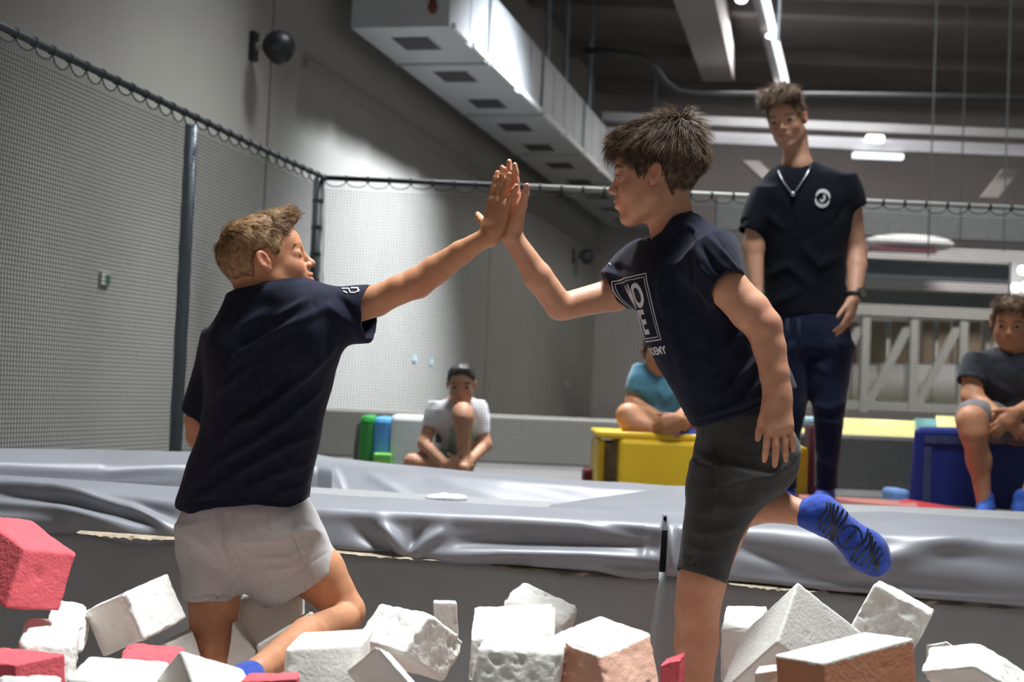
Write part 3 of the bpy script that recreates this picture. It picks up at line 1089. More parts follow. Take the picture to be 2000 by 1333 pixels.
bb = thing('foam_seat_block', 'large dark blue vinyl block seat under the boy at right', 'block', P(1930, 1010, 6.4))
MB().hexa([P(1772, 1012, 6.45), P(2160, 1020, 6.45), P(2160, 1010, 7.1), P(1790, 1003, 7.1), P(1786, 836, 6.45), P(2160, 850, 6.45), P(2160, 842, 7.1), P(1797, 833, 7.1)]).build('body', M_blu, bb, bevel=0.02)
for (x0, y0, x1, y1) in ((1806, 856, 2100, 872), (1803, 872, 1818, 1000)):
    wb('seam_strip', (x0, y0, x1, y1), 6.44, 0.02, mat('blue_strip', (0.03, 0.05, 0.13), 0.7, noise=0.3, nscale=30), bb)
MB().hexa([P(1742, 1020, 6.0), P(1990, 1024, 5.9), P(1990, 1012, 6.3), P(1752, 1002, 6.3), P(1746, 985, 6.0), P(1925, 1010, 5.9), P(1910, 998, 6.3), P(1765, 974, 6.3)]).build('floor_mat', M_red, bevel=0.015)
tag(bpy.data.objects['floor_mat'], 'red wedge mat on the floor before the blue block', 'mat')
o = wb('foam_brick', (1742, 957, 1778, 990), 6.6, 0.2, M_lbl, None, 0.02)
tag(o, 'pale blue foam brick beside the blue block', 'block')
o = MB().hexa([P(1560, 1000, 5.4), P(1800, 1012, 5.4), P(1790, 985, 6.3), P(1560, 972, 6.3), P(1560, 992, 5.4), P(1800, 1003, 5.4), P(1790, 980, 6.3), P(1560, 966, 6.3)]).build('floor_mat', mat('faded_red_mat', (0.36, 0.12, 0.10), 0.7), bevel=0.01)
tag(o, 'faded red floor mat at the instructor\'s feet', 'mat')
o = wb('padded_barrier', (1560, 862, 2300, 990), 7.4, 0.2, mat('barrier_grey', (0.17, 0.165, 0.15), 0.8, noise=0.1), None, 0.02)
tag(o, 'low dark grey padded barrier behind the net at right', 'barrier')
o = wb('foam_block', (1140, 917, 1185, 950), 6.6, 0.2, mat('maroon_red', (0.16, 0.015, 0.025), 0.6), None, 0.02)
tag(o, 'small dark red block at the left foot of the yellow block', 'block')
lb_ = MB().box((-1.80, 8.6, -0.05), (3.4, 0, 0), (0, 0.15, 0), (0, 0, 0.30)).build('padded_barrier', M_wall, None, bevel=0.02)
tag(lb_, 'low plain grey barrier on the floor behind the boy in white', 'barrier')
gm = thing('folding_mat', 'green, blue and white folding mat standing left of the seated boy', 'mat', P(760, 910, 7.7))
for x0, x1, m, y0, nm in ((700, 729, M_grn, 812, 'green_panel'), (727, 762, M_sky, 815, 'blue_panel'), (760, 840, M_mint, 812, 'white_panel')):
    wb(nm, (x0, y0, x1, 920), 7.75, 0.35, m, gm, 0.03)
wb('lime_base', (728, 886, 764, 925), 7.70, 0.05, mat('lime_vinyl', (0.20, 0.62, 0.10), 0.5), gm, 0.01)
MB().hexa([P(686, 925, 7.9), P(700, 925, 7.8), P(700, 925, 8.0), P(690, 925, 8.0), P(697, 830, 7.9), P(703, 826, 7.8), P(703, 826, 8.0), P(699, 826, 8.0)]).build('back_panel', M_black, gm)

# ------------------------------------------------------------------ foam pit blocks
def cube_grid(N):
    ids, vi, fq = {}, [], []
    for axx in range(3):
        for sd in (0, N):
            for i in range(N):
                for j in range(N):
                    q = []
                    for (a, b) in ((0, 0), (1, 0), (1, 1), (0, 1)):
                        t = [0, 0, 0]
                        t[axx] = sd
                        t[(axx + 1) % 3] = i + a
                        t[(axx + 2) % 3] = j + b
                        t = tuple(t)
                        if t not in ids:
                            ids[t] = len(vi)
                            vi.append(t)
                        q.append(ids[t])
                    fq.append(q if sd else q[::-1])
    return np.array(vi, float) / N * 2 - 1, np.array(fq)


CUBE_V, CUBE_F = cube_grid(32)
CUBE_V2, CUBE_F2 = cube_grid(10)

M_foamw = mat('foam_cream', (0.82, 0.80, 0.735), 0.95, noise=0.05, nscale=18, bump=0.35, bscale=160, spec=0.1)
M_foamp = mat('foam_coral', (0.74, 0.135, 0.155), 0.95, noise=0.08, nscale=18, bump=0.5, bscale=160, spec=0.1)


def foam(V, E1, E2, E3, label, m=None, rnd=0.16, rough=1.0, seed=None, group='foam blocks in the pit', name='foam_block', m_side=None):
    seed = seed if seed is not None else int(V[0] * 7 + V[1] * 3) % 1000
    x, y, d = V
    o = P(x, y, d)
    E = [P(x + e[0], y + e[1], d + e[2]) - o for e in (E1, E2, E3)]
    c = o + 0.5 * (E[0] + E[1] + E[2])
    q = np.clip(CUBE_V, -(1 - rnd), 1 - rnd)
    dr = CUBE_V - q
    ln = np.linalg.norm(dr, axis=1, keepdims=True)
    nl = dr / ln
    p = q + rnd * nl
    edge = np.clip((ln[:, 0] / rnd - 1.0) / 0.41, 0, 1)
    A = np.array(E) / 2
    w = c + p @ A
    n = nl @ np.linalg.inv(A).T
    n = n / np.linalg.norm(n, axis=1, keepdims=True)
    s = rough * 0.62
    disp = fbm(w * 22, seed, 3) * 0.0030 * s + fbm(w * 95, seed + 5, 3) * 0.0014 * s
    chip = np.clip(fbm(w * 30, seed + 9, 2) - 0.05, 0, 1) * 0.016 * s * edge
    pit = np.clip(fbm(w * 16, seed + 21, 2) - 0.75, 0, 1) * 0.026 * s + np.clip(fbm(w * 55, seed + 31, 2) - 0.62, 0, 1) * 0.014 * s
    w = w + n * (disp - chip - pit)[:, None]
    f = CUBE_F
    if np.linalg.det(A) < 0:
        f = f[:, ::-1]
    ob = obj(name, new_mesh(name, w, f, True), m or M_foamw)
    if m_side is not None:  # side faces get a colour with coral bounce light painted in
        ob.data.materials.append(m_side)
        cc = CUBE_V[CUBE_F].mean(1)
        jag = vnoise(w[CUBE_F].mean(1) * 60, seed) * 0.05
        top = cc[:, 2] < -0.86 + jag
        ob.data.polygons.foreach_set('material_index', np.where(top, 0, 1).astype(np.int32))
    return tag(ob, label, 'foam block', group)


M_two_a = None
PK, CR = M_foamp, M_foamw
foam((48, 1073, 2.50), (103, 9, .10), (-89, -69, .12), (-38, 118, -.06), 'large coral foam block at the left edge, highest of the coral ones', PK, 0.08, 0.5)
foam((92, 1205, 2.62), (75, 12, .06), (14, -42, .13), (-4, 70, -.05), 'small rounded cream block tucked under the large coral block', CR, 0.45, 1.0)
foam((36, 1250, 2.42), (112, 4, .05), (14, -46, .14), (-4, 95, -.03), 'rounded cream block between the two coral blocks at left edge', CR, 0.35, 1.1)
foam((28, 1300, 2.22), (100, -23, .06), (-118, -14, .14), (2, 90, -.02), 'flat coral block in the bottom left corner', PK, 0.06, 0.5)
foam((-10, 1338, 2.06), (125, 0, .04), (10, -20, .10), (0, 60, -.02), 'pale grey block sunk lowest in the bottom left corner', mat('foam_grey', (0.55, 0.55, 0.51), 0.95, noise=0.1, nscale=25, spec=0.1), 0.25, 1.0)
foam((241, 1160, 2.62), (-80, 36, .10), (88, -40, .16), (41, 92, -.02), 'large cream block leaning left of the kneeling boy\'s leg', CR, 0.10, 0.8)
foam((318, 1262, 2.78), (58, -28, .05), (0, -8, .14), (20, 70, -.02), 'thin cream block edge pressed against the kneeling boy\'s left shin', CR, 0.10, 0.8)
foam((232, 1282, 2.38), (120, 8, .03), (18, -30, .12), (0, 60, -.02), 'ragged coral block half buried before the kneeling boy', PK, 0.30, 1.3)
foam((128, 1325, 2.12), (168, 14, .04), (46, -46, .13), (5, 70, -.02), 'broad cream block at the bottom left of centre beside the coral one', CR, 0.14, 0.9)
foam((350, 1268, 2.12), (-50, 62, .10), (130, 38, .12), (30, 80, -.04), 'cream block with a smooth ridge at the kneeling boy\'s foot', CR, 0.16, 0.3)
foam((556, 1262, 2.24), (150, -8, .06), (30, -28, .15), (-8, 120, -.03), 'smooth cream block covering the kneeling boy\'s shin', CR, 0.22, 0.25)
foam((836, 1196, 2.46), (-52, 82, -.06), (-96, -20, .13), (80, 58, .10), 'big crumbly cream block right of the kneeling boy\'s knee', CR, 0.16, 1.2)
foam((846, 1176, 2.80), (46, 2, .03), (0, -4, .12), (4, 70, -.0), 'small square cream block peeking out behind the crumbly one', CR, 0.10, 0.5)
foam((735, 1262, 2.14), (-60, 50, .06), (22, 10, .10), (72, 80, .02), 'cream block wedged at the bottom before the crumbly one', CR, 0.14, 0.4)
foam((918, 1248, 2.52), (165, -6, .05), (10, -66, .10), (-4, 90, -.02), 'cream block with pitted top in the middle cluster', CR, 0.14, 1.2)
foam((932, 1262, 2.26), (166, 10, .05), (22, -32, .14), (-24, 120, -.03), 'front cream block with deep pits in the middle cluster', CR, 0.20, 1.4)
foam((984, 1168, 2.72), (112, 54, .04), (40, -36, .10), (-14, 50, -.04), 'long cream block tilted against the pit wall in the middle cluster', CR, 0.26, 0.9)
M_salmon_bounce = mat('foam_salmon_bounce', (0.74, 0.40, 0.29), 0.95, nscale=10, bump=0.35, bscale=160, spec=0.1, color2=(0.78, 0.50, 0.37))  # bounce from coral foam painted into the side colour of cream foam
M_orange_bounce = mat('foam_orange_bounce', (0.64, 0.27, 0.15), 0.95, nscale=6, bump=0.3, bscale=160, spec=0.1, color2=(0.70, 0.34, 0.20))  # stronger orange bounce, likewise painted as side colour
foam((1172, 1280, 2.34), (-98, -40, .12), (100, -44, .13), (18, 110, -.05), 'large cream block with salmon sides beside the standing boy\'s leg', CR, 0.14, 0.9, m_side=M_salmon_bounce)  # salmon on the sides is painted bounce light, the foam is cream
foam((1558, 1137, 2.56), (-41, 118, -.09), (-112, 104, .08), (130, 102, .09), 'tall clean white block standing on its corner behind the boy', CR, 0.035, 0.25)
foam((1708, 1139, 2.72), (-56, 100, -.04), (114, 62, .04), (10, -6, .16), 'cream block with chipped upper edge near the pit wall at right', CR, 0.07, 0.9)
foam((1848, 1252, 2.66), (50, 32, .04), (-40, 8, .10), (0, 70, 0), 'low cream block between two larger ones at right', CR, 0.10, 0.6)
foam((1608, 1294, 2.04), (-95, -15, .07), (177, -47, .16), (6, 100, -.02), 'clean cream foam block with orange bounce light painted on its sides, bottom right', CR, 0.05, 0.18, m_side=M_orange_bounce)
foam((1902, 1302, 2.22), (-106, 10, .04), (12, -48, .13), (100, 62, .05), 'crumbly white block in the bottom right corner', CR, 0.12, 0.8)
foam((1474, 1314, 2.12), (48, -5, .03), (8, -12, .1), (0, 60, 0), 'little white block corner at the bottom by the cream block with painted orange bounce', CR, 0.08, 0.4)
foam((1408, 1228, 2.98), (85, 0, .02), (10, -46, .13), (0, 110, 0), 'shaded cream block behind the standing boy\'s shin', CR, 0.12, 0.7)
foam((468, 1170, 3.0), (122, -8, .02), (10, -18, .12), (0, 120, 0), 'shaded cream block between the kneeling boy\'s thighs', CR, 0.08, 0.6)
foam((500, 1262, 2.82), (108, -66, .05), (8, -8, .12), (20, 80, 0), 'thin shaded cream block under the kneeling boy\'s right thigh', CR, 0.07, 0.6)
foam((455, 1215, 2.86), (-14, 90, -.02), (10, -6, .12), (45, 60, 0), 'dark shaded block against the kneeling boy\'s left shin', CR, 0.08, 0.6)
foam((1290, 1300, 2.45), (40, -14, .03), (10, -12, .10), (0, 60, 0), 'coral block sliver between the block with painted salmon bounce and standing leg', PK, 0.1, 0.6)
foam((470, 1330, 2.0), (110, -4, .03), (10, -14, .08), (0, 60, 0), 'coral block at the bottom below the kneeling boy\'s foot', PK, 0.1, 0.6)
random.seed(11)
i = 0
for gx in range(12):
    for gy in range(5):
        x = -1.45 + 0.27 * gx + random.uniform(-.015, .015)
        y = 2.02 + 0.27 * gy + random.uniform(-.015, .015)
        z = -0.52 + random.uniform(-.05, .05)
        i += 1
        cen_ = np.array([x, y, z])
        e = np.array(Euler((random.uniform(-.3, .3), random.uniform(-.3, .3), random.uniform(0, 3))).to_matrix()) * 0.18
        rnd = 0.14
        q = np.clip(CUBE_V2, -(1 - rnd), 1 - rnd)
        dr = CUBE_V2 - q
        p = q + rnd * dr / np.linalg.norm(dr, axis=1, keepdims=True)
        w = cen_ + p @ (e / 2)
        w += fbm(w * 25, i, 2)[:, None] * 0.002
        pk = i % 4 == 0
        ob = obj('foam_block', new_mesh('foam_block', w, CUBE_F2, True), PK if pk else CR)
        tag(ob, 'coral foam cube deep in the pit under the top layer' if pk else 'cream foam cube deep in the pit under the top layer', 'foam block', 'coral cubes deep in the pit' if pk else 'cream cubes deep in the pit')

# ------------------------------------------------------------------ people: tools
def skin_mat(name, c1, c2, lip):
    m = mat(name, c1, 0.52, noise=0.0, nscale=45, sss=0.12, spec=0.35, bump=0.10, bscale=260, color2=c2)
    nt = m.node_tree
    b = nt.nodes['Principled BSDF']
    src = b.inputs['Base Color'].links[0].from_socket
    at = nt.nodes.new('ShaderNodeAttribute')
    at.attribute_name = 'flush'
    mx = nt.nodes.new('ShaderNodeMix')
    mx.data_type = 'RGBA'
    mx.inputs[7].default_value = (*lip, 1)
    nt.links.new(at.outputs['Fac'], mx.inputs[0])
    nt.links.new(src, mx.inputs[6])
    nt.links.new(mx.outputs[2], b.inputs['Base Color'])
    return m


class Head:
    def __init__(s, C, H, fwd, up, roll=0.0):
        s.C = np.asarray(C, float)
        s.H = H
        s.f = unit(fwd)
        s.u = unit(np.asarray(up, float) - s.f * np.dot(up, s.f))
        s.l = np.cross(s.u, s.f)
        if roll:
            u, l = s.u, s.l
            s.u = math.cos(roll) * u + math.sin(roll) * l
            s.l = math.cos(roll) * l - math.sin(roll) * u
        s.M = np.stack([s.f, s.l, s.u])

    def p(s, f, l, u):
        return s.C + s.H * (f * s.f + l * s.l + u * s.u)

    def loc(s, pts):
        return (pts - s.C) @ s.M.T / s.H

    def skin(s, eye_open=0.016, slim=1.0, jaw=1.0, smile=0.0):
        H, p = s.H, s.p
        E = lambda c, r, k=0.05, op='add', M=None: Ell(p(*c), np.array(r) * H, s.M if M is None else M, k * H, op)
        Cn = lambda a, b, ra, rb, k=0.05, op='add': Cone(p(*a), p(*b), ra * H, rb * H, k * H, op)
        pr = [E((-.05, 0, .13), (.415, .325 * slim, .35), .01),
              E((.10, 0, -.08), (.275, .262 * slim, .36), .10),
              E((.26, 0, .16), (.13, .21 * slim, .14), .12)]
        for sg in (-1, 1):
            pr += [E((.10, sg * .155 * slim, -.22), (.17, .095, .15), .10),
                   Cn((.01, sg * .215 * slim, -.22), (.24, sg * .085, -.415), .060, .062, .14),
                   E((.235, sg * .155, -.125), (.115, .10, .11), .08)]
        pr += [E((.285, 0, -.425), (.085 * jaw, .095, .07), .07),
               E((.318, 0, -.250), (.095, .125, .11), .07)]
        for sg in (-1, 1):
            pr += [E((.405, sg * .15, .005), (.075, .088, .052), .07, 'sub')]
        pr += [Cn((.325, -.15, .082), (.352, -.03, .072), .042, .042, .05), Cn((.325, .15, .082), (.352, .03, .072), .042, .042, .05)]
        # nose
        pr += [Cn((.360, 0, .05), (.432, 0, -.105), .032, .040, .045), E((.448, 0, -.125), (.044, .048, .042), .03)]
        for sg in (-1, 1):
            pr += [E((.402, sg * .052, -.142), (.042, .032, .034), .025), E((.434, sg * .028, -.170), (.020, .016, .016), .012, 'sub')]
        # lids round the eyeball
        for sg in (-1, 1):
            pr += [E((.285, sg * .148, -.002), (.088, .086, .080), .02)]
            if eye_open > 0:
                pr += [Cn((.375, sg * .095, -.004), (.335, sg * .205, -.006), eye_open, eye_open * 0.8, .008, 'sub')]
            else:
                pr += [Cn((.385, sg * .09, -.030), (.335, sg * .215, -.022), .007, .006, .008, 'sub')]
        # mouth
        z = smile
        for sg in (-1, 1):
            pr += [Cn((.388, sg * .075, -.250 + z * .4), (.408, 0, -.232), .020, .026, .02), Cn((.375, sg * .065, -.285 + z * .4), (.395, 0, -.292), .022, .030, .02)]
            pr += [Cn((.37, sg * .105, -.262 + z), (.428, 0, -.262), .007, .009, .012, 'sub')]
        # ears
        for sg in (-1, 1):
            M = np.stack([unit(s.f * .93 + sg * s.l * -.38 + s.u * .2), unit(s.l * sg + s.f * .38), s.u])
            M[2] = unit(np.cross(M[0], M[1])) * sg
            pr += [E((-.045, sg * .365 * slim, .010), (.074, .026, .110), .02, 'add', M),
                   E((-.020, sg * .350 * slim, -.080), (.040, .024, .050), .025, 'add', M),
                   E((-.030, sg * .395 * slim, .018), (.046, .030, .074), .014, 'sub', M),
                   E((.012, sg * .355 * slim, -.025), (.018, .020, .026), .02, 'add', M)]
        return pr

    def flush(s, v):
        q = s.loc(v)
        lip = np.exp(-(((q[:, 0] - .40) / .045) ** 2 + (q[:, 1] / .085) ** 2 + ((q[:, 2] + .262) / .036) ** 2) * 1.2)
        chk = 0.35 * np.exp(-(((q[:, 0] - .27) / .12) ** 2 + ((np.abs(q[:, 1]) - .19) / .11) ** 2 + ((q[:, 2] + .13) / .11) ** 2))
        ear = 0.5 * np.exp(-(((q[:, 0] + .03) / .07) ** 2 + ((np.abs(q[:, 1]) - .36) / .05) ** 2 + ((q[:, 2]) / .12) ** 2))
        return np.clip(np.maximum(np.maximum(lip, chk), ear), 0, 1)


def hand_prims(w, d, n, t, L, spread=(0.10, 0.03, -0.04, -0.13), curl=((.1, .15, .1),) * 4, thumb=(0.55, 0.1), k=0.0035, wr=None, thumb_dir=None, tl=1.0):
    """w wrist centre, d finger direction, n palm normal, t towards the thumb, L hand length"""
    d, n, t = unit(d), unit(n), unit(t)
    w = np.asarray(w, float)
    pr = []
    kn_d = (.475, .495, .465, .42)
    kn_t = (.155, .050, -.055, -.150)
    fl = (.43, .475, .44, .35)
    fr = (.053, .055, .052, .046)
    wr = wr or .115 * L
    pr.append(Cone(w - d * .06 * L, w + d * .05 * L, wr, wr * .98, k=0.012))
    for i in range(4):
        K = w + L * (kn_d[i] * d + kn_t[i] * t - (.012 if i in (1, 2) else .0) * n)
        W = w + L * (.08 * d + kn_t[i] * .55 * t)
        pr.append(Cone(W, K, .085 * L, .062 * L, k=0.014))
    pr.append(Ell(w + L * (.27 * d + .02 * t + .025 * n), (.20 * L, .15 * L, .055 * L), np.stack([d, t, n]), 0.012))
    for i in range(4):
        K = w + L * (kn_d[i] * d + kn_t[i] * t - (.012 if i in (1, 2) else .0) * n)
        a = spread[i]
        dd = unit(math.cos(a) * d + math.sin(a) * t)
        cur = 0.0
        p = K
        r = fr[i] * L
        for j, seg in enumerate((.46, .30, .24)):
            cur += curl[i][j]
            q = p + fl[i] * L * seg * (math.cos(cur) * dd + math.sin(cur) * n)
            pr.append(Cone(p, q, r, r * (.94 if j < 2 else .84), k=k))
            p = q
            r *= .93 if j < 2 else .84
    # thumb from the side of the palm near its base
    out, cl = thumb
    p0 = w + L * (.10 * d + .12 * t + .02 * n)
    dt = unit(math.cos(out) * d + math.sin(out) * t + cl * n)
    if thumb_dir is not None:
        dt = unit(thumb_dir)
    p1 = p0 + .24 * L * unit(dt + .2 * t)
    p2 = p1 + .17 * L * tl * dt
    p3 = p2 + .13 * L * tl * unit(dt + .10 * d)
    pr.append(Cone(p0, p1, .085 * L, .060 * L, k=0.012))
    pr.append(Cone(p1, p2, .058 * L, .054 * L, k=0.004))
    pr.append(Cone(p2, p3, .054 * L, .043 * L, k=0.004))
    return pr


class HairCap(Prim):
    """volume of hair over the scalp, ended by a hairline"""
    def __init__(s, hd, ells, line, k=0.01, side=None):
        s.hd, s.ells, s.line, s.k, s.op = hd, ells, line, k, 'add'
        s.lo = hd.C - hd.H * 0.85
        s.hi = hd.C + hd.H * 0.85
        s.E = [Ell(hd.p(*c), np.array(r) * hd.H, hd.M) for c, r in ells]

    def d(s, p):
        d = s.E[0].d(p)
        for e in s.E[1:]:
            d = _combine(d, e.d(p), 0.06 * s.hd.H, 'add')
        q = s.hd.loc(p.astype(np.float64))
        um = np.interp(q[:, 0], s.line[0], s.line[1])
        nz = vnoise(q * 14, 3) * .02
        c = (um + nz - q[:, 2]) * s.hd.H * 0.75
        kk = 0.05 * s.hd.H
        h = np.maximum(kk - np.abs(d - c), 0) / kk
        return (np.maximum(d, c) + h * h * kk * .25).astype(np.float32)


LINE = ([-.60, -.28, -.19, -.145, -.125, .04, .065, .14, .19, .30, .40], [-.27, -.27, -.24, -.06, .105, .125, .0, .0, .10, .26, .32])


def strands(hd, v, f, n, length, comb, width, seed=1, clump=0.35, pick=None):
    """tapered locks rooted on the hair volume; comb(q, n) -> direction in head axes, length(q) in head heights"""
    rs = np.random.RandomState(seed)
    tri = f[:, :3]
    ar = np.linalg.norm(np.cross(v[tri[:, 1]] - v[tri[:, 0]], v[tri[:, 2]] - v[tri[:, 0]]), axis=1)
    nrm = vnormals(v, f)
    fn = nrm[f].mean(1)
    q0 = hd.loc(v[f].mean(1))
    um = np.interp(q0[:, 0], LINE[0], LINE[1])
    wgt = ar * (q0[:, 2] > um - .03) * ((fn @ hd.M.T)[:, 2] > -.75)
    if pick is not None:
        wgt = wgt * pick(q0)
    ch = rs.choice(len(f), n, p=wgt / wgt.sum())
    b = rs.rand(n, 4)
    b /= b.sum(1, keepdims=True)
    root = (v[f[ch]] * b[:, :, None]).sum(1)
    nn = fn[ch]
    q = hd.loc(root)
    nh = nn @ hd.M.T
    dirh = comb(q, nh)
    # clumping: shared random deviation on a coarse lattice
    cl = np.stack([vnoise(q * 13, seed + 40 + k) for k in range(3)], 1)
    dirh = dirh + clump * cl + 0.10 * rs.randn(n, 3)
    dirh /= np.linalg.norm(dirh, axis=1, keepdims=True)
    D = dirh @ hd.M
    L = length(q) * (0.7 + 0.6 * rs.rand(n)) * hd.H
    side = np.cross(D, nn)
    side /= np.linalg.norm(side, axis=1, keepdims=True) + 1e-9
    up2 = np.cross(side, D)
    root = root - nn * 0.002
    S = 3
    vs, fs = [], []
    ts = np.linspace(0, 1, S + 1)
    W = width * (0.6 + 0.8 * rs.rand(n))
    for i, t in enumerate(ts):
        pos = root + D * (L * t)[:, None] - nn * (L * 0.26 * t * t)[:, None] + np.array([0, 0, -1.0]) * (L * 0.12 * t * t)[:, None]
        w = W * (1 - 0.88 * t)
        for (ca, sa) in ((1, 0), (-.5, .87), (-.5, -.87)):
            vs.append(pos + side * (w * ca)[:, None] + up2 * (w * sa)[:, None])
    V = np.stack(vs, 1).reshape(-1, 3)
    base = np.arange(n)[:, None] * (3 * (S + 1))
    for i in range(S):
        for k in range(3):
            k2 = (k + 1) % 3
            fs.append(base + np.array([[i * 3 + k, i * 3 + k2, (i + 1) * 3 + k2, (i + 1) * 3 + k]]))
    return V, np.concatenate(fs)


def add_flush(me, vals):
    at = me.attributes.new('flush', 'FLOAT', 'POINT')
    at.data.foreach_set('value', np.ascontiguousarray(vals, dtype=np.float32))


def body_mesh(parent, prims, h, m, head=None, relax_it=1, extra=None):
    v, f = iso(prims, h)
    v = relax(v, f, relax_it, 0.5)
    fl = head.flush(v) if head is not None else np.zeros(len(v))
    if extra is not None:
        fl = np.maximum(fl, extra(v))
    me = new_mesh('body', v, f, True)
    add_flush(me, fl)
    return obj('body', me, m, parent)


def cloth_mesh(name, parent, prims, h, m, folds, depth, fine=0.0012, scale=14, seed=1, relax_it=2, stretch=(1, 1, 1)):
    v, f = iso(prims, h)
    v = relax(v, f, relax_it, 0.5)
    n = vnormals(v, f)
    if fine:
        v = v + n * (fbm(v * scale * np.array(stretch), seed, 3) * fine)[:, None]
        n = vnormals(relax(v, f, 2), f)
    if folds:
        v = fold_disp(v, n, folds, depth)
        v = relax(v, f, 1, 0.35)
    o = obj(name, new_mesh(name, v, f, True), m, parent)
    return o, (v, f)


def decal(name, v2, f2, to_world, direction, bvh, m, parent, lift=0.0016):
    """lays a flat figure on a surface: each point is carried along a direction onto the cloth"""
    out = []
    keep = {}
    for i, p in enumerate(v2):
        w = to_world(p)
        hit = bvh.ray_cast(Vector(w - direction * 0.4), Vector(direction))
        if hit[0] is not None:
            keep[i] = len(out)
            out.append(np.array(hit[0]) + np.array(hit[1]) * lift)
    fs = [tuple(keep[i] for i in q) for q in f2 if all(i in keep for i in q)]
    fs = [q for q in fs if max(np.linalg.norm(out[q[a]] - out[q[a - 1]]) for a in range(len(q))) < 0.03]
    if not fs:
        return None
    return obj(name, new_mesh(name, np.array(out), fs, True), m, parent)


def text_grid(txt, size=1.0, bold=0.0, cuts=3):
    cu = bpy.data.curves.new('txt', 'FONT')
    cu.body = txt
    cu.size = size
    cu.offset = bold
    cu.align_x = 'CENTER'
    cu.resolution_u = 3
    o = bpy.data.objects.new('txt', cu)
    COL.objects.link(o)
    dg = bpy.context.evaluated_depsgraph_get()
    me = bpy.data.meshes.new_from_object(o.evaluated_get(dg))
    bpy.data.objects.remove(o)
    bpy.data.curves.remove(cu)
    bmx = bmesh.new()
    bmx.from_mesh(me)
    bpy.data.meshes.remove(me)
    bmesh.ops.remove_doubles(bmx, verts=bmx.verts, dist=1e-5)
    bmesh.ops.triangulate(bmx, faces=bmx.faces)
    for _ in range(cuts):
        es = [e for e in bmx.edges if e.calc_length() > size * 0.12]
        if es:
            bmesh.ops.subdivide_edges(bmx, edges=es, cuts=1)
            bmesh.ops.triangulate(bmx, faces=[q for q in bmx.faces if len(q.verts) > 4])
    bmx.verts.index_update()
    v = [np.array(q.co[:]) for q in bmx.verts]
    f = [tuple(x.index for x in q.verts) for q in bmx.faces]
    bmx.free()
    return v, f


def strip_grid(pts, w, closed=False, step=0.05):
    """flat ribbon along a 2D polyline"""
    P2 = [np.array([*p, 0.0]) for p in pts]
    if closed:
        P2.append(P2[0])
    dense = []
    for a, b in zip(P2[:-1], P2[1:]):
        nseg = max(1, int(np.linalg.norm(b - a) / step))
        for i in range(nseg):
            dense.append(a + (b - a) * i / nseg)
    dense.append(P2[-1])
    v, f = [], []
    for i, p in enumerate(dense):
        t = unit(dense[min(i + 1, len(dense) - 1)] - dense[max(i - 1, 0)])
        nrm = np.array([-t[1], t[0], 0])
        ww = w(i / (len(dense) - 1)) if callable(w) else w
        v += [p - nrm * ww / 2, p + nrm * ww / 2]
        if i:
            k = 2 * i
            f.append((k - 2, k, k + 1, k - 1))
    return v, f


def eye(parent, hd, sg, iris_dir, iris_col=(0.03, 0.02, 0.015)):
    c = hd.p(.292, sg * .148, -.003)
    r = .074 * hd.H
    v, f = iso([Ell(c, (r, r, r))], r / 6)
    e = obj('eye', new_mesh('eye', v, f, True), mat('eye_white', (0.36, 0.33, 0.31), 0.25), parent)
    d = unit(iris_dir)
    a = unit(np.cross(d, hd.u))
    b = np.cross(a, d)
    vs, fs = [], []
    R2 = r * 1.02
    for j in range(4):
        th = 0.50 * j / 3
        for k in range(12):
            an = 2 * math.pi * k / 12
            vs.append(c + R2 * (math.cos(th) * d + math.sin(th) * (math.cos(an) * a + math.sin(an) * b)))
    for j in range(3):
        for k in range(12):
            fs.append((j * 12 + k, j * 12 + (k + 1) % 12, (j + 1) * 12 + (k + 1) % 12, (j + 1) * 12 + k))
    obj('iris', new_mesh('iris', np.array(vs), fs, True), mat('iris_dark', iris_col, 0.15), e)


def brow(parent, hd, sg, m, thick=1.0):
    pts = [hd.p(.388, sg * .055, .080), hd.p(.388, sg * .10, .098), hd.p(.362, sg * .17, .108), hd.p(.305, sg * .235, .088)]
    mb = MB()
    r = .016 * hd.H * thick
    mb.tube(pts, [r * .7, r * 1.1, r, r * .35], 6)
    mb.build('eyebrow', m, parent, smooth=True)


M_navy = mat('tshirt_navy', (0.012, 0.0135, 0.028), 0.92, noise=0.25, nscale=60, sheen=0.07, spec=0.15, bump=0.25, bscale=600)
M_navy2 = mat('tshirt_black_navy', (0.005, 0.007, 0.012), 0.92, noise=0.25, nscale=60, sheen=0.04, spec=0.12, bump=0.2, bscale=500)
M_print = mat('print_white', (0.62, 0.62, 0.64), 0.8)
M_sock = mat('sock_blue', (0.012, 0.055, 0.38), 0.9, noise=0.25, nscale=80, sheen=0.3, bump=0.4, bscale=500)

# ------------------------------------------------------------------ kneeling boy (left)
B1 = 2.95
S1 = skin_mat('skin_tanned', (0.52, 0.235, 0.12), (0.60, 0.285, 0.15), (0.52, 0.16, 0.12))


def q1(x, y, dz=0.0):
    return P(x, y, B1 + dz)


def r1(r):
    return PX(r, B1)


def rw1(xl, yl, xr, yr, dz, ry):
    return (q1(xl, yl, dz), q1(xr, yr, dz), ry)


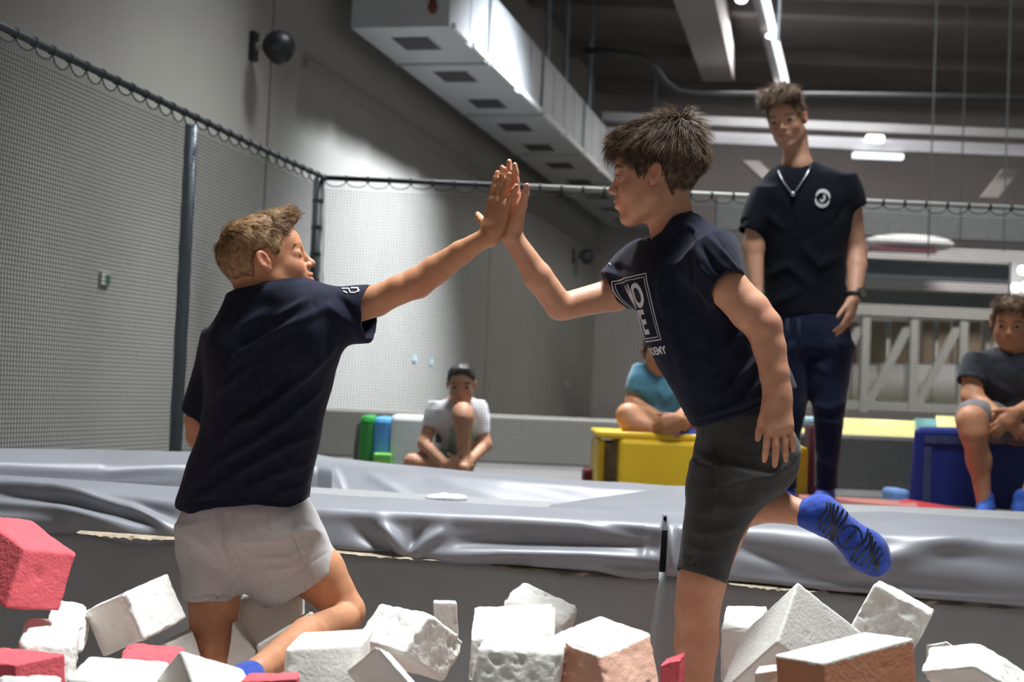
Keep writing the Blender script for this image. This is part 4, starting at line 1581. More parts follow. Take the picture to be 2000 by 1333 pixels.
boy1 = thing('person', 'kneeling boy in navy t-shirt and pale grey shorts raising his right hand', 'person', P(480, 1330, B1))
th1, tau1 = math.radians(12), math.radians(16)
fw1 = math.cos(th1) * math.cos(tau1) * AX_R + math.sin(tau1) * AX_U + math.sin(th1) * math.cos(tau1) * AX_F
up1 = -math.sin(tau1) * AX_R + math.cos(tau1) * AX_U
hd1 = Head(q1(521, 515, 0.0), r1(186), fw1, up1)
sk = hd1.skin(eye_open=0.0, slim=0.98, smile=0.01)
C = lambda a, b, ra, rb, k=0.02: Cone(q1(*a), q1(*b), r1(ra * 1.03), r1(rb * 1.03), min(k, 0.007))
sk += [Cone(q1(505, 545, .01), q1(500, 610, .01), r1(43), r1(47), 0.03),
       C((505, 680, .04), (485, 900, .03), 70, 68, 0.02), C((480, 960, .03), (475, 1030, .03), 72, 74, 0.03),
       # right arm
       C((620, 618, .0), (735, 588, -.02), 38, 29), C((735, 588, -.02), (780, 566, -.03), 29, 27), C((780, 566, -.03), (815, 553, -.03), 27, 29), C((815, 553, -.03), (852, 527, -.035), 29, 27),
       C((852, 527, -.035), (900, 494, -.05), 27, 22), C((900, 494, -.05), (952, 462, -.07), 22, 16.5),
       # left arm hanging, forearm bent forward out of sight
       C((425, 690, .06), (392, 822, .10), 40, 30, 0.03), C((392, 822, .10), (392, 850, .11), 30, 28, 0.02), C((392, 850, .11), (430, 905, .22), 28, 22, 0.02), C((430, 905, .22), (470, 900, .33), 22, 17, 0.02),
       # left leg
       C((418, 1030, .02), (418, 1180, .0), 52, 46, 0.02), C((418, 1180, .0), (416, 1250, -.02), 48, 43, 0.03), C((416, 1250, -.02), (412, 1420, .10), 42, 30, 0.03),
       C((412, 1420, .10), (440, 1445, .2), 26, 22, 0.02),
       # right thigh, knee and shin lying back towards the camera
       C((530, 1040, .02), (620, 1120, .04), 64, 54, 0.02), C((620, 1120, .04), (674, 1190, .05), 54, 36, 0.03),
       Ell(q1(678, 1199, .035), (r1(33), r1(33), r1(30)), k=0.02),
       C((672, 1210, .0), (600, 1243, -.20), 29, 33, 0.03), C((600, 1243, -.20), (505, 1310, -.42), 33, 22, 0.03), C((505, 1310, -.42), (478, 1332, -.47), 21, 18, 0.02),
       C((478, 1332, -.47), (440, 1370, -.5), 18, 15, 0.02)]
d1 = unit(27 * AX_R + 116 * AX_U - 4 * AX_F)
n1 = unit(0.62 * AX_R + 0.78 * AX_F)
n1 = unit(n1 - d1 * np.dot(n1, d1))
t1 = np.cross(n1, d1)
if np.dot(t1, AX_F) < 0:
    t1 = -t1
w1 = q1(961, 457, -.075)
sk += hand_prims(w1, d1, n1, t1, 0.138, spread=(0.06, 0.02, -0.03, -0.20), curl=((.02, .04, .03), (.02, .04, .03), (-.02, .05, .05), (.03, .06, .02)), thumb_dir=unit(.40 * AX_U - .28 * AX_R + .85 * AX_F), tl=0.95, wr=r1(17))
# left hand, hidden in front of the belly
sk += hand_prims(q1(475, 898, .34), AX_R, AX_F, AX_U, 0.135, curl=((.4, .5, .3),) * 4)
flush1 = lambda v: 0.35 * np.exp(-(((v - q1(818, 568, -.06)) ** 2).sum(1)) / 0.035 ** 2)
body_mesh(boy1, sk, 0.0028, S1, hd1, 1, flush1)

# shirt
sh = [Loft([rw1(448, 600, 560, 572, .0, .050), rw1(432, 640, 628, 600, .01, .085), rw1(412, 690, 662, 640, .02, .105), rw1(405, 745, 656, 700, .03, .112), rw1(402, 800, 640, 770, .03, .110), rw1(390, 855, 627, 845, .03, .105), rw1(368, 912, 613, 905, .03, .103),
            rw1(352, 962, 605, 958, .03, .105), rw1(343, 998, 600, 998, .03, .110)], k=0.02, power=2.3),
      Loft([rw1(585, 560, 610, 668, .01, .075), rw1(640, 560, 655, 672, .0, .070), rw1(690, 557, 690, 672, -.01, .064), rw1(731, 556, 716, 671, -.02, .058)], k=0.035, cap=0.003),
      Loft([rw1(400, 640, 455, 660, .05, .062), rw1(382, 710, 440, 725, .07, .060), rw1(358, 792, 412, 812, .09, .056)], k=0.03, cap=0.003),
      Ell(q1(545, 600, -.02), (r1(95), r1(60), .06), np.stack([AX_R, AX_U, AX_F]), 0.05),
      Ell(q1(600, 660, -.03), (r1(50), r1(70), .075), np.stack([AX_R, AX_U, AX_F]), 0.05),
      Ell(q1(455, 690, -.01), (r1(40), r1(60), .08), np.stack([AX_R, AX_U, AX_F]), 0.05)]
sh += [Loft([rw1(690, 557, 690, 672, -.01, .064), rw1(731, 556, 716, 671, -.02, .058)], k=0.003, op='sub', ext1=0.05, cap=0.003, grow=-.006),
       Loft([rw1(366, 765, 421, 783, .083, .057), rw1(358, 792, 412, 812, .09, .056)], k=0.003, op='sub', ext1=0.05, cap=0.003, grow=-.006),
       Loft([rw1(352, 962, 605, 958, .03, .105), rw1(343, 998, 600, 998, .03, .110)], k=0.003, op='sub', ext1=0.05, cap=0.003, power=2.3, grow=-.006),
       Cone(q1(497, 640, .02), q1(508, 560, .0), r1(47), r1(50), 0.004, 'sub')]
f1 = [(((425, 745), (470, 690), (560, 640), (640, 600)), 9, 5), (((408, 780), (455, 745), (470, 720)), 8, 6), (((440, 690), (470, 640), (520, 610)), 10, 4), (((540, 620), (600, 585)), 7, 3),
      (((405, 900), (450, 840), (530, 790), (600, 730), (650, 680)), 9, 7), (((380, 950), (430, 905), (490, 870), (560, 820), (625, 760)), 9, 7), (((450, 830), (500, 820), (540, 800)), 6, 4),
      (((365, 985), (420, 960), (480, 915), (560, 870), (615, 850)), 9, 6), (((470, 960), (530, 930), (600, 905)), 8, 5), (((520, 985), (560, 955), (600, 950)), 7, 4), (((425, 860), (470, 820), (560, 745)), 9, -5),
      (((400, 935), (470, 890), (560, 845)), 8, -4), (((540, 880), (560, 910), (575, 895)), 5, 4), (((430, 800), (440, 740), (455, 700)), 6, 3), (((611, 582), (616, 615)), 6, -0.8), (((640, 600), (680, 630), (705, 660)), 10, 4), (((660, 580), (700, 620), (715, 640)), 7, -3),
      (((343, 985), (470, 974), (598, 986)), 3, -2.5)]
o, g1 = cloth_mesh('tshirt', boy1, sh, 0.0032, M_navy, [(p, w, a * 1.7) for p, w, a in f1], B1, 0.003, 11, 5)
bv1 = BVHTree.FromPolygons([Vector(p) for p in g1[0].tolist()], g1[1].tolist())
# collar rib
cr = []
for k in range(25):
    a = 2 * math.pi * k / 24
    cr.append(q1(503, 583, .005) + r1(49) * math.cos(a) * unit(AX_R + .25 * AX_U) + r1(44) * math.sin(a) * unit(AX_F + .15 * AX_U))
MB().tube(cr, r1(6), 6, cap=False, flat=1.3).build('collar', M_navy2, boy1, smooth=True)
# small sleeve emblem
for pts, w in ((((672, 563), (686, 563), (690, 571), (700, 571), (708, 566)), 2.0), (((690, 562), (704, 562), (706, 570)), 2.4), (((676, 568), (684, 572)), 2.0)):
    v2, f2 = strip_grid(pts, w, step=2)
    decal('sleeve_print', [p + np.array([0, 3.0, 0]) for p in v2], f2, lambda p: P(p[0], p[1], B1), AX_F, bv1, M_print, boy1)
# shorts
M_short1 = mat('shorts_pale_grey', (0.50, 0.47, 0.455), 0.95, noise=0.06, nscale=120, sheen=0.2, spec=0.1, bump=0.3, bscale=500)
so = [Loft([rw1(356, 985, 596, 985, .03, .105), rw1(350, 1015, 612, 1015, .02, .112), rw1(351, 1060, 622, 1060, .01, .115), rw1(352, 1090, 600, 1095, .01, .10)], k=0.03, power=2.2, cap=0.03),
      Loft([rw1(350, 1030, 480, 1040, .02, .095), rw1(352, 1090, 474, 1100, .01, .090), rw1(355, 1140, 468, 1145, .0, .082), rw1(357, 1178, 462, 1172, .0, .078)], k=0.03, cap=0.003),
      Loft([rw1(420, 1060, 612, 990, .02, .10), rw1(445, 1105, 625, 1025, .02, .098), rw1(474, 1146, 644, 1060, .03, .090), rw1(516, 1186, 664, 1092, .045, .082)], k=0.03, cap=0.003),
      Loft([rw1(355, 1140, 468, 1145, .0, .082), rw1(357, 1178, 462, 1172, .0, .078)], k=0.003, op='sub', ext1=0.05, cap=0.003, grow=-.006),
      Loft([rw1(495, 1166, 654, 1076, .0375, .086), rw1(516, 1186, 664, 1092, .045, .082)], k=0.003, op='sub', ext1=0.05, cap=0.003, grow=-.006)]
fs1 = [(((440, 1005), (440, 1060), (470, 1110)), 5, -4), (((425, 1000), (430, 1060), (455, 1120)), 9, 4), (((470, 1060), (540, 1055), (590, 1035)), 7, 3), (((490, 1090), (560, 1090), (610, 1065)), 7, 3), (((500, 1120), (580, 1105)), 7, 3), (((560, 1035), (625, 1040)), 6, 3),
       (((572, 1000), (575, 1050), (600, 1110)), 2.5, -2.5), (((521, 995), (521, 1040)), 2.5, -2), (((360, 1040), (420, 1075), (450, 1110)), 9, 3), (((590, 1010), (630, 1050)), 8, 3), (((358, 1166), (460, 1160)), 2.5, -1.5), (((512, 1160), (640, 1080)), 2.5, -1.5), (((370, 1080), (430, 1120)), 9, -2)]
cloth_mesh('shorts', boy1, so, 0.0032, M_short1, [(p, w, a * 1.5) for p, w, a in fs1], B1, 0.0018, 16, 8)
# sock
sp = [Cone(q1(488, 1322, -.452), q1(470, 1338, -.475), r1(26), r1(28), 0.02), Cone(q1(470, 1338, -.475), q1(430, 1378, -.5), r1(27), r1(22), 0.02)]
v, f = iso(sp, 0.004)
obj('sock', new_mesh('sock', v, f, True), M_sock, boy1)
# hair
M_hair1 = mat('hair_light_brown', (0.17, 0.090, 0.038), 0.6, noise=0.0, nscale=110, color2=(0.40, 0.24, 0.115), spec=0.3)
cap1 = HairCap(hd1, [((-.055, 0, .15), (.435, .345, .375)), ((.12, 0, .33), (.30, .26, .20))], LINE)
v, f = iso([cap1], 0.003)
v = v + vnormals(v, f) * (fbm(v * 60, 4, 2) * 0.0012)[:, None]
obj('hair', new_mesh('hair', v, f, True), M_hair1, boy1)
wh1 = np.array([-.36, 0, .36])


def comb1(q, n):
    d = q - wh1
    d = d - n * (d * n).sum(1, keepdims=True)
    d /= np.linalg.norm(d, axis=1, keepdims=True) + 1e-6
    d[:, 2] -= 0.25 * (np.abs(q[:, 1]) > .22)
    fr = np.clip((q[:, 0] - .22) / .12, 0, 1) * np.clip((q[:, 2] - .25) / .1, 0, 1)
    lift = 0.12 + 0.20 * np.clip((q[:, 2] - .2) / .2, 0, 1) + 0.75 * fr
    return d * 0.9 + n * lift[:, None] + np.outer(fr, [-0.25, 0, 0.75])


def len1(q):
    fr = np.clip((q[:, 0] - .2) / .15, 0, 1) * np.clip((q[:, 2] - .25) / .1, 0, 1)
    top = np.clip((q[:, 2] - .12) / .25, 0, 1)
    return 0.045 + 0.10 * top + 0.03 * fr


V, Fq = strands(hd1, v, f, 12000, len1, comb1, 0.0007, 3, 0.30)
hs = obj('hair_strands', new_mesh('hair_strands', V, Fq, True), M_hair1, boy1)
hs['kind'] = 'stuff'
brow(boy1, hd1, -1, M_hair1, 0.7)
brow(boy1, hd1, 1, M_hair1, 0.7)
# closed-lid lashes
for sg in (-1, 1):
    MB().tube([hd1.p(.378, sg * .09, -.030), hd1.p(.372, sg * .15, -.036), hd1.p(.335, sg * .215, -.026)], 0.0011, 5).build('eyelash', M_hair1, boy1, smooth=True)

# ------------------------------------------------------------------ standing boy (right)
B2 = 2.85
S2 = skin_mat('skin_fair', (0.58, 0.285, 0.17), (0.66, 0.335, 0.205), (0.52, 0.17, 0.14))


def q2(x, y, dz=0.0):
    return P(x, y, B2 + dz)


def r2(r):
    return PX(r, B2)


def rw2(xl, yl, xr, yr, dz, ry):
    return (q2(xl, yl, dz), q2(xr, yr, dz), ry)


boy2 = thing('person', 'standing boy in navy t-shirt and dark grey shorts, one foot kicked back', 'person', P(1360, 1400, B2))
th2, tau2 = math.radians(12), math.radians(-1)
fw2 = -math.cos(th2) * math.cos(tau2) * AX_R + math.sin(tau2) * AX_U + math.sin(th2) * math.cos(tau2) * AX_F
hd2 = Head(q2(1279, 346, 0.0), r2(188), fw2, AX_U)
sk = hd2.skin(eye_open=0.017, slim=1.0, smile=0.012)
C = lambda a, b, ra, rb, k=0.02: Cone(q2(*a), q2(*b), r2(ra * 1.03), r2(rb * 1.03), min(k, 0.007))
sk += [Cone(q2(1303, 380, .01), q2(1316, 462, .01), r2(42), r2(46), 0.02),
       C((1340, 540, .03), (1430, 770, .03), 70, 68, 0.02), C((1440, 780, .03), (1462, 850, .02), 68, 70, 0.03),
       # far (right) arm
       C((1265, 520, .13), (1200, 575, .12), 40, 35, 0.03), C((1200, 575, .12), (1110, 597, .09), 32, 27, 0.015), Ell(q2(1090, 602, .08), (r2(24), r2(23), r2(23)), k=0.02),
       C((1092, 596, .08), (1050, 540, .06), 27, 28, 0.015), C((1050, 540, .06), (1000, 462, .045), 27, 19, 0.02),
       # near (left) arm
       C((1385, 525, -.09), (1422, 562, -.125), 40, 36), C((1422, 562, -.125), (1465, 608, -.14), 36, 36.5), C((1465, 608, -.14), (1491, 638, -.15), 36.5, 33), C((1491, 638, -.15), (1503, 680, -.155), 33, 29),
       C((1503, 680, -.155), (1513, 732, -.165), 29, 26), C((1513, 732, -.165), (1518, 770, -.17), 26, 24.5),
       # standing leg (left, near)
       C((1468, 870, -.01), (1400, 1040, -.05), 64, 50, 0.02), C((1400, 1040, -.05), (1370, 1140, -.06), 48, 43, 0.02), C((1370, 1140, -.06), (1362, 1190, -.06), 45, 42, 0.03),
       C((1362, 1200, -.05), (1360, 1255, -.04), 41, 41, 0.03), C((1360, 1255, -.04), (1355, 1400, -.02), 41, 28, 0.03), C((1355, 1400, -.02), (1300, 1430, -.04), 24, 20, 0.02),
       # raised leg (right, far) bent back
       C((1470, 880, .08), (1418, 1000, .12), 60, 44, 0.02), C((1410, 1005, .12), (1470, 985, .10), 44, 40, 0.03), C((1470, 985, .10), (1520, 990, .07), 40, 31, 0.03), C((1520, 990, .07), (1582, 1008, .03), 31, 23, 0.03)]
d2 = unit(-10 * AX_R + 118 * AX_U + 2 * AX_F)
n2 = -n1
n2 = unit(n2 - d2 * np.dot(n2, d2))
t2 = np.cross(n2, d2)
if np.dot(t2, AX_F) > 0:
    t2 = -t2
w2 = q2(998, 452, .045)
sk += hand_prims(w2, d2, n2, t2, 0.146, spread=(0.03, 0.02, -0.02, -0.06), curl=((.0, .03, .03), (-.02, .02, .02), (-.02, .04, .04), (.02, .05, .05)), thumb=(0.36, -0.02), wr=r2(19))
d3 = unit(-0.03 * AX_R - AX_U - 0.40 * AX_F)
n3 = unit(AX_F - d3 * np.dot(AX_F, d3))
t3 = -AX_R
sk += hand_prims(q2(1519, 776, -.172), d3, n3, t3, 0.136, spread=(0.10, 0.02, -0.10, -0.17), curl=((.16, .25, .1), (.12, .22, .1), (.16, .25, .1), (.2, .25, .1)), thumb_dir=unit(d3 + .22 * t3 + .45 * n3), tl=.9, wr=r2(24), k=0.003)
tips = [q2(1490, 876, -.18), q2(1507, 888, -.18), q2(1533, 880, -.18), q2(1551, 862, -.18)]
flush2 = lambda v: np.maximum(0.55 * np.max([np.exp(-((v - t) ** 2).sum(1) / 0.014 ** 2) for t in tips], axis=0), 0.3 * np.exp(-((v - q2(1504, 615, -.18)) ** 2).sum(1) / 0.03 ** 2))
body_mesh(boy2, sk, 0.0028, S2, hd2, 1, flush2)

# shirt
ax2 = q2(1452, 800) - q2(1312, 450)
sh = [Loft([rw2(1262, 488, 1352, 428, .0, .052), rw2(1232, 530, 1400, 470, .01, .095), rw2(1238, 590, 1445, 530, .02, .118), rw2(1256, 650, 1478, 600, .02, .118), rw2(1288, 715, 1508, 665, .02, .112),
            rw2(1322, 775, 1538, 720, .02, .112), rw2(1350, 828, 1557, 765, .02, .118)], axis=ax2, k=0.02, power=2.3, cap=0.005),
      Loft([rw2(1350, 560, 1400, 450, -.09, .062), rw2(1368, 578, 1432, 490, -.12, .060), rw2(1385, 590, 1456, 540, -.135, .056)], k=0.04, cap=0.003),
      Loft([rw2(1255, 468, 1290, 580, .12, .066), rw2(1205, 500, 1256, 606, .125, .062), rw2(1160, 538, 1222, 592, .125, .056)], k=0.035, cap=0.003),
      Ell(q2(1385, 500, -.03), (r2(55), r2(55), .10), np.stack([AX_R, AX_U, AX_F]), 0.05),
      Ell(q2(1255, 520, .08), (r2(40), r2(45), .09), np.stack([AX_R, AX_U, AX_F]), 0.05),
      Ell(q2(1330, 450, .0), (r2(42), r2(36), .075), np.stack([unit(AX_R - .6 * AX_U), unit(AX_U + .6 * AX_R), AX_F]), 0.04)]
sh += [Loft([rw2(1377, 584, 1444, 515, -.128, .058), rw2(1385, 590, 1456, 540, -.135, .056)], k=0.003, op='sub', ext1=0.05, cap=0.003, grow=-.006),
       Loft([rw2(1182, 519, 1239, 599, .125, .059), rw2(1160, 538, 1222, 592, .125, .056)], k=0.003, op='sub', ext1=0.05, cap=0.003, grow=-.006),
       Loft([rw2(1336, 801, 1548, 742, .02, .115), rw2(1350, 828, 1557, 765, .02, .118)], axis=ax2, k=0.003, op='sub', ext1=0.05, cap=0.003, power=2.3, grow=-.006),
       Cone(q2(1318, 500, .01), q2(1300, 420, .0), r2(50), r2(52), 0.004, 'sub')]
f2 = [(((1345, 440), (1362, 455), (1365, 520), (1400, 560)), 5, 4), (((1380, 460), (1420, 500), (1445, 530)), 7, 4), (((1365, 475), (1395, 520), (1420, 545)), 7, -4), (((1330, 530), (1370, 570), (1400, 600)), 8, 4), (((1300, 500), (1290, 560), (1300, 620)), 9, 4),
      (((1400, 780), (1460, 720), (1500, 670)), 9, 6), (((1440, 790), (1490, 745), (1525, 715)), 8, 5), (((1370, 760), (1400, 690), (1470, 640)), 12, 4), (((1345, 820), (1420, 800), (1530, 755)), 6, 4), (((1420, 750), (1480, 690)), 8, -4),
      (((1180, 530), (1220, 545), (1245, 570)), 6, 4), (((1200, 520), (1235, 530)), 5, -3), (((1352, 822), (1455, 800), (1553, 762)), 3, -2.5), (((1400, 470), (1440, 520)), 4, -3), (((1348, 500), (1356, 560), (1376, 596)), 3, -3), (((1310, 640), (1330, 700), (1345, 760)), 12, 4)]
o, g2 = cloth_mesh('tshirt', boy2, sh, 0.0032, M_navy, [(p, w, a * 1.7) for p, w, a in f2], B2, 0.003, 11, 15)
bv2 = BVHTree.FromPolygons([Vector(p) for p in g2[0].tolist()], g2[1].tolist())
cr = []
for k in range(25):
    a = 2 * math.pi * k / 24
    cr.append(q2(1305, 450, .005) + r2(53) * math.cos(a) * unit(AX_R + .78 * AX_U) + r2(46) * math.sin(a) * AX_F)
MB().tube(cr, r2(6), 6, cap=False, flat=1.3).build('collar', M_navy2, boy2, smooth=True)
# chest print: laid on along the chest's own facing direction
cdir = unit(0.80 * AX_R + 0.60 * AX_F + 0.12 * AX_U)      # into the chest
cu_ = unit(unit(q2(1272, 540) - q2(1292, 655)) + 0.0 * AX_U)
cu_ = unit(cu_ - cdir * np.dot(cu_, cdir))
cs_ = np.cross(cdir, cu_)
if np.dot(cs_, AX_R) < 0:
    cs_ = -cs_
anc = q2(1272, 600, -.05)
PW = 0.155


def chest(p):
    return anc + cs_ * p[0] + cu_ * p[1]


for txt, yy, sz in (('MO', 0.004, 0.068), ('VE', -0.050, 0.068)):
    v2, f2_ = text_grid(txt, sz, sz * 0.030)
    decal('print_lettering', [np.array([p[0] * 0.80 - 0.046, p[1] + yy, 0]) for p in v2], f2_, chest, cdir, bv2, M_print, boy2)
for off, w in ((0.0, 0.0022), (0.006, 0.0016)):
    hw, ht, hb = 0.072 - off, 0.066 - off, -0.066 + off
    v2, f2_ = strip_grid([(-hw - .058, hb), (hw - .058, hb), (hw - .058, ht), (-hw - .058, ht)], w, True, 0.006)
    decal('print_frame', v2, f2_, chest, cdir, bv2, M_print, boy2)
v2, f2_ = text_grid('JUMP ACADEMY', 0.021, 0.0008)
decal('print_lettering', [np.array([p[0] - 0.058, p[1] - 0.094, 0]) for p in v2], f2_, chest, cdir, bv2, M_print, boy2)
v2, f2_ = strip_grid([(1190, 511), (1197, 509), (1200, 513)], 2, step=2)
decal('sleeve_print', v2, f2_, lambda p: P(p[0], p[1], B2), AX_F, bv2, M_print, boy2)
# shorts
M_short2 = mat('shorts_charcoal', (0.040, 0.040, 0.040), 0.9, noise=0.0, nscale=22, color2=(0.062, 0.062, 0.060), sheen=0.15, spec=0.15, bump=0.25, bscale=400)
so = [Loft([rw2(1356, 815, 1550, 765, .02, .108), rw2(1352, 860, 1570, 815, .02, .118), rw2(1347, 910, 1572, 862, .02, .120), rw2(1340, 950, 1545, 912, .01, .112), rw2(1334, 990, 1480, 962, .0, .10)], k=0.03, power=2.2, cap=0.03, axis=q2(1395, 1000) - q2(1453, 790)),
      Loft([rw2(1345, 930, 1512, 930, -.02, .10), rw2(1337, 985, 1480, 985, -.03, .095), rw2(1330, 1040, 1450, 1040, -.05, .085), rw2(1324, 1090, 1430, 1095, -.055, .078), rw2(1321, 1120, 1419, 1138, -.06, .073)], k=0.03, cap=0.003),
      Loft([rw2(1360, 900, 1560, 870, .10, .09), rw2(1350, 960, 1510, 940, .12, .085), rw2(1352, 1020, 1468, 1010, .12, .072)], k=0.03, cap=0.01),
      Loft([rw2(1324, 1090, 1430, 1095, -.055, .078), rw2(1321, 1120, 1419, 1138, -.06, .073)], k=0.003, op='sub', ext1=0.05, cap=0.003, grow=-.006)]
fs2 = [(((1352, 850), (1360, 890), (1395, 905)), 6, 7), (((1350, 868), (1362, 900), (1392, 912)), 4, -4), (((1400, 850), (1395, 960), (1375, 1110)), 2.5, -2), (((1350, 960), (1420, 950), (1500, 930)), 8, 3), (((1345, 1000), (1410, 1005), (1465, 985)), 8, 3), (((1340, 1040), (1400, 1045), (1440, 1030)), 7, 3),
       (((1500, 935), (1545, 905), (1568, 850)), 8, 4), (((1520, 850), (1540, 880), (1530, 910)), 7, -3), (((1335, 1070), (1400, 1080)), 7, 2.5), (((1322, 1108), (1420, 1126)), 2.5, -1.5), (((1420, 880), (1480, 900), (1530, 890)), 9, 3)]
cloth_mesh('shorts', boy2, so, 0.0032, M_short2, [(p, w, a * 1.5) for p, w, a in fs2], B2, 0.0018, 16, 18)
# sock on the raised foot, sole towards the viewer
R_ = np.stack([unit(q2(1725, 1105) - q2(1600, 1000)), unit(np.cross(AX_F, unit(q2(1725, 1105) - q2(1600, 1000)))), AX_F])
sp = [Ell(q2(1608, 1006, .03), (r2(44), r2(38), .034), R_, 0.02), Ell(q2(1650, 1040, .03), (r2(56), r2(33), .026), R_, 0.02), Ell(q2(1690, 1076, .03), (r2(44), r2(42), .026), R_, 0.02),
      Ell(q2(1716, 1098, .035), (r2(26), r2(27), .020), R_, 0.015), Cone(q2(1574, 1006, .035), q2(1600, 1008, .035), r2(26), r2(30), 0.02),
      Ell(q2(1708, 1068, .035), (r2(28), r2(18), .020), R_, 0.015), Ell(q2(1700, 1105, .035), (r2(24), r2(14), .018), R_, 0.015)]
v, f = iso(sp, 0.003)
v = relax(v, f, 1)
n = vnormals(v, f)
v = v + n * (fbm(v * 70, 2, 2) * 0.0009)[:, None]
sock = obj('sock', new_mesh('sock', v, f, True), M_sock, boy2)
bvs = BVHTree.FromPolygons([Vector(p) for p in v.tolist()], f.tolist())
M_grip = mat('sock_grip_black', (0.006, 0.007, 0.01), 0.4)
fa = unit(np.array([125.0, 105.0]))
fb = np.array([fa[1], -fa[0]])
fc = np.array([1660.0, 1050.0])
tofoot = lambda a, b: tuple(fc + fa * a + fb * b)
for i, a in enumerate((-70, -61, -52, -43, -34, -25, 28, 38, 48, 58, 68, 77)):
    hw = 40 - 0.0035 * (a + 8) ** 2 + (4 if a > 0 else 0)
    w = 4.6
    pts = [tofoot(a + 9 * math.sin(s * 3 + i) * 0.4 - s * 10, s * hw) for s in np.linspace(-0.85, 0.9, 9)]
    v2, f2_ = strip_grid(pts, w, step=3)
    decal('grip_stripe', v2, f2_, lambda p: P(p[0], p[1], B2), AX_F, bvs, M_grip, boy2, 0.001)
ring = [tofoot(2 + 22 * math.cos(a), 24 * math.sin(a)) for a in np.linspace(0.5, 2 * math.pi - 0.1, 24)]
v2, f2_ = strip_grid(ring, 3.2, step=3)
decal('grip_ring', v2, f2_, lambda p: P(p[0], p[1], B2), AX_F, bvs, M_grip, boy2, 0.001)
v2, f2_ = text_grid('JUMP', 17, 0.5)
an = math.radians(-148)
decal('grip_lettering', [np.array([*tofoot(2 - p[1] * -0.6 - 4, p[0] * -0.95), 0]) for p in v2], f2_, lambda p: P(p[0], p[1], B2), AX_F, bvs, M_grip, boy2, 0.0012)
sp = [Cone(q2(1355, 1395, -.02), q2(1355, 1430, -.02), r2(34), r2(34), 0.02), Cone(q2(1350, 1428, -.02), q2(1280, 1445, -.05), r2(30), r2(24), 0.02)]
v, f = iso(sp, 0.005)
obj('sock', new_mesh('sock', v, f, True), M_sock, boy2)
# hair
M_hair2 = mat('hair_dark_brown', (0.055, 0.036, 0.022), 0.55, noise=0.0, nscale=110, color2=(0.28, 0.19, 0.12), spec=0.3)
LINE2 = (LINE[0], [-.30, -.30, -.27, -.06, .095, .115, -.02, -.01, .13, .28, .34])
cap2 = HairCap(hd2, [((-.06, 0, .17), (.44, .36, .40)), ((.10, 0, .33), (.33, .28, .24)), ((-.20, 0, .42), (.24, .22, .20))], LINE2)
v, f = iso([cap2], 0.003)
v = v + vnormals(v, f) * (fbm(v * 50, 4, 2) * 0.0015)[:, None]
obj('hair', new_mesh('hair', v, f, True), M_hair2, boy2)
wh2 = np.array([-.26, 0.02, .60])


def comb2(q, n):
    d = q - wh2
    r = np.linalg.norm(d, axis=1)
    d = d - n * (d * n).sum(1, keepdims=True)
    d /= np.linalg.norm(d, axis=1, keepdims=True) + 1e-6
    sp_ = np.exp(-(r / .22) ** 2)
    bk = np.clip((-q[:, 0] - .2) / .2, 0, 1) * np.clip((q[:, 2] + .05) / .3, 0, 1)
    lift = 0.30 + 1.0 * sp_ + 0.34 * bk
    return d * 0.95 + n * lift[:, None]


def len2(q):
    top = np.clip((q[:, 2] - .05) / .3, 0, 1)
    fr = np.clip((q[:, 0] - .15) / .2, 0, 1)
    r = np.linalg.norm(q - wh2, axis=1)
    return 0.075 + 0.145 * top + 0.01 * fr * top + 0.05 * np.exp(-(r / .25) ** 2)


V, Fq = strands(hd2, v, f, 13000, len2, comb2, 0.0008, 7, 0.28)
hs = obj('hair_strands', new_mesh('hair_strands', V, Fq, True), M_hair2, boy2)
hs['kind'] = 'stuff'
for sg in (-1, 1):
    brow(boy2, hd2, sg, M_hair2, 1.3)
    eye(boy2, hd2, sg, hd2.f - 0.25 * hd2.u)
    MB().tube([hd2.p(.384, sg * .09, .012), hd2.p(.382, sg * .15, .016), hd2.p(.335, sg * .215, .006)], 0.0010, 5).build('eyelash', M_hair2, boy2, smooth=True)

# ------------------------------------------------------------------ people in the background
def soft_cap(parent, hd, ells, m, line=LINE, n=1500, L=0.12, seed=3, lift=0.35, bump=0.02):
    cp_ = HairCap(hd, ells, line)
    v, f = iso([cp_], 0.006)
    v = v + vnormals(v, f) * (fbm(v * 38, seed, 2) * bump * hd.H)[:, None]
    obj('hair', new_mesh('hair', v, f, True), m, parent)
    wh = np.array([-.3, 0, .5])

    def cmb(q, nn):
        d = q - wh
        d = d - nn * (d * nn).sum(1, keepdims=True)
        d /= np.linalg.norm(d, axis=1, keepdims=True) + 1e-6
        return d + nn * lift
    V, Fq = strands(hd, v, f, n, lambda q: L * (0.5 + np.clip(q[:, 2], 0, .5)), cmb, 0.0016, seed, 0.6)
    s = obj('hair_strands', new_mesh('hair_strands', V, Fq, True), m, parent)
    s['kind'] = 'stuff'


def person_tools(base):
    q = lambda x, y, dz=0.0: P(x, y, base + dz)
    r = lambda v: PX(v, base)
    C = lambda a, b, ra, rb, k=0.03: Cone(q(*a), q(*b), r(ra), r(rb), k)
    rw = lambda xl, yl, xr, yr, dz, ry: (q(xl, yl, dz), q(xr, yr, dz), ry)
    return q, r, C, rw


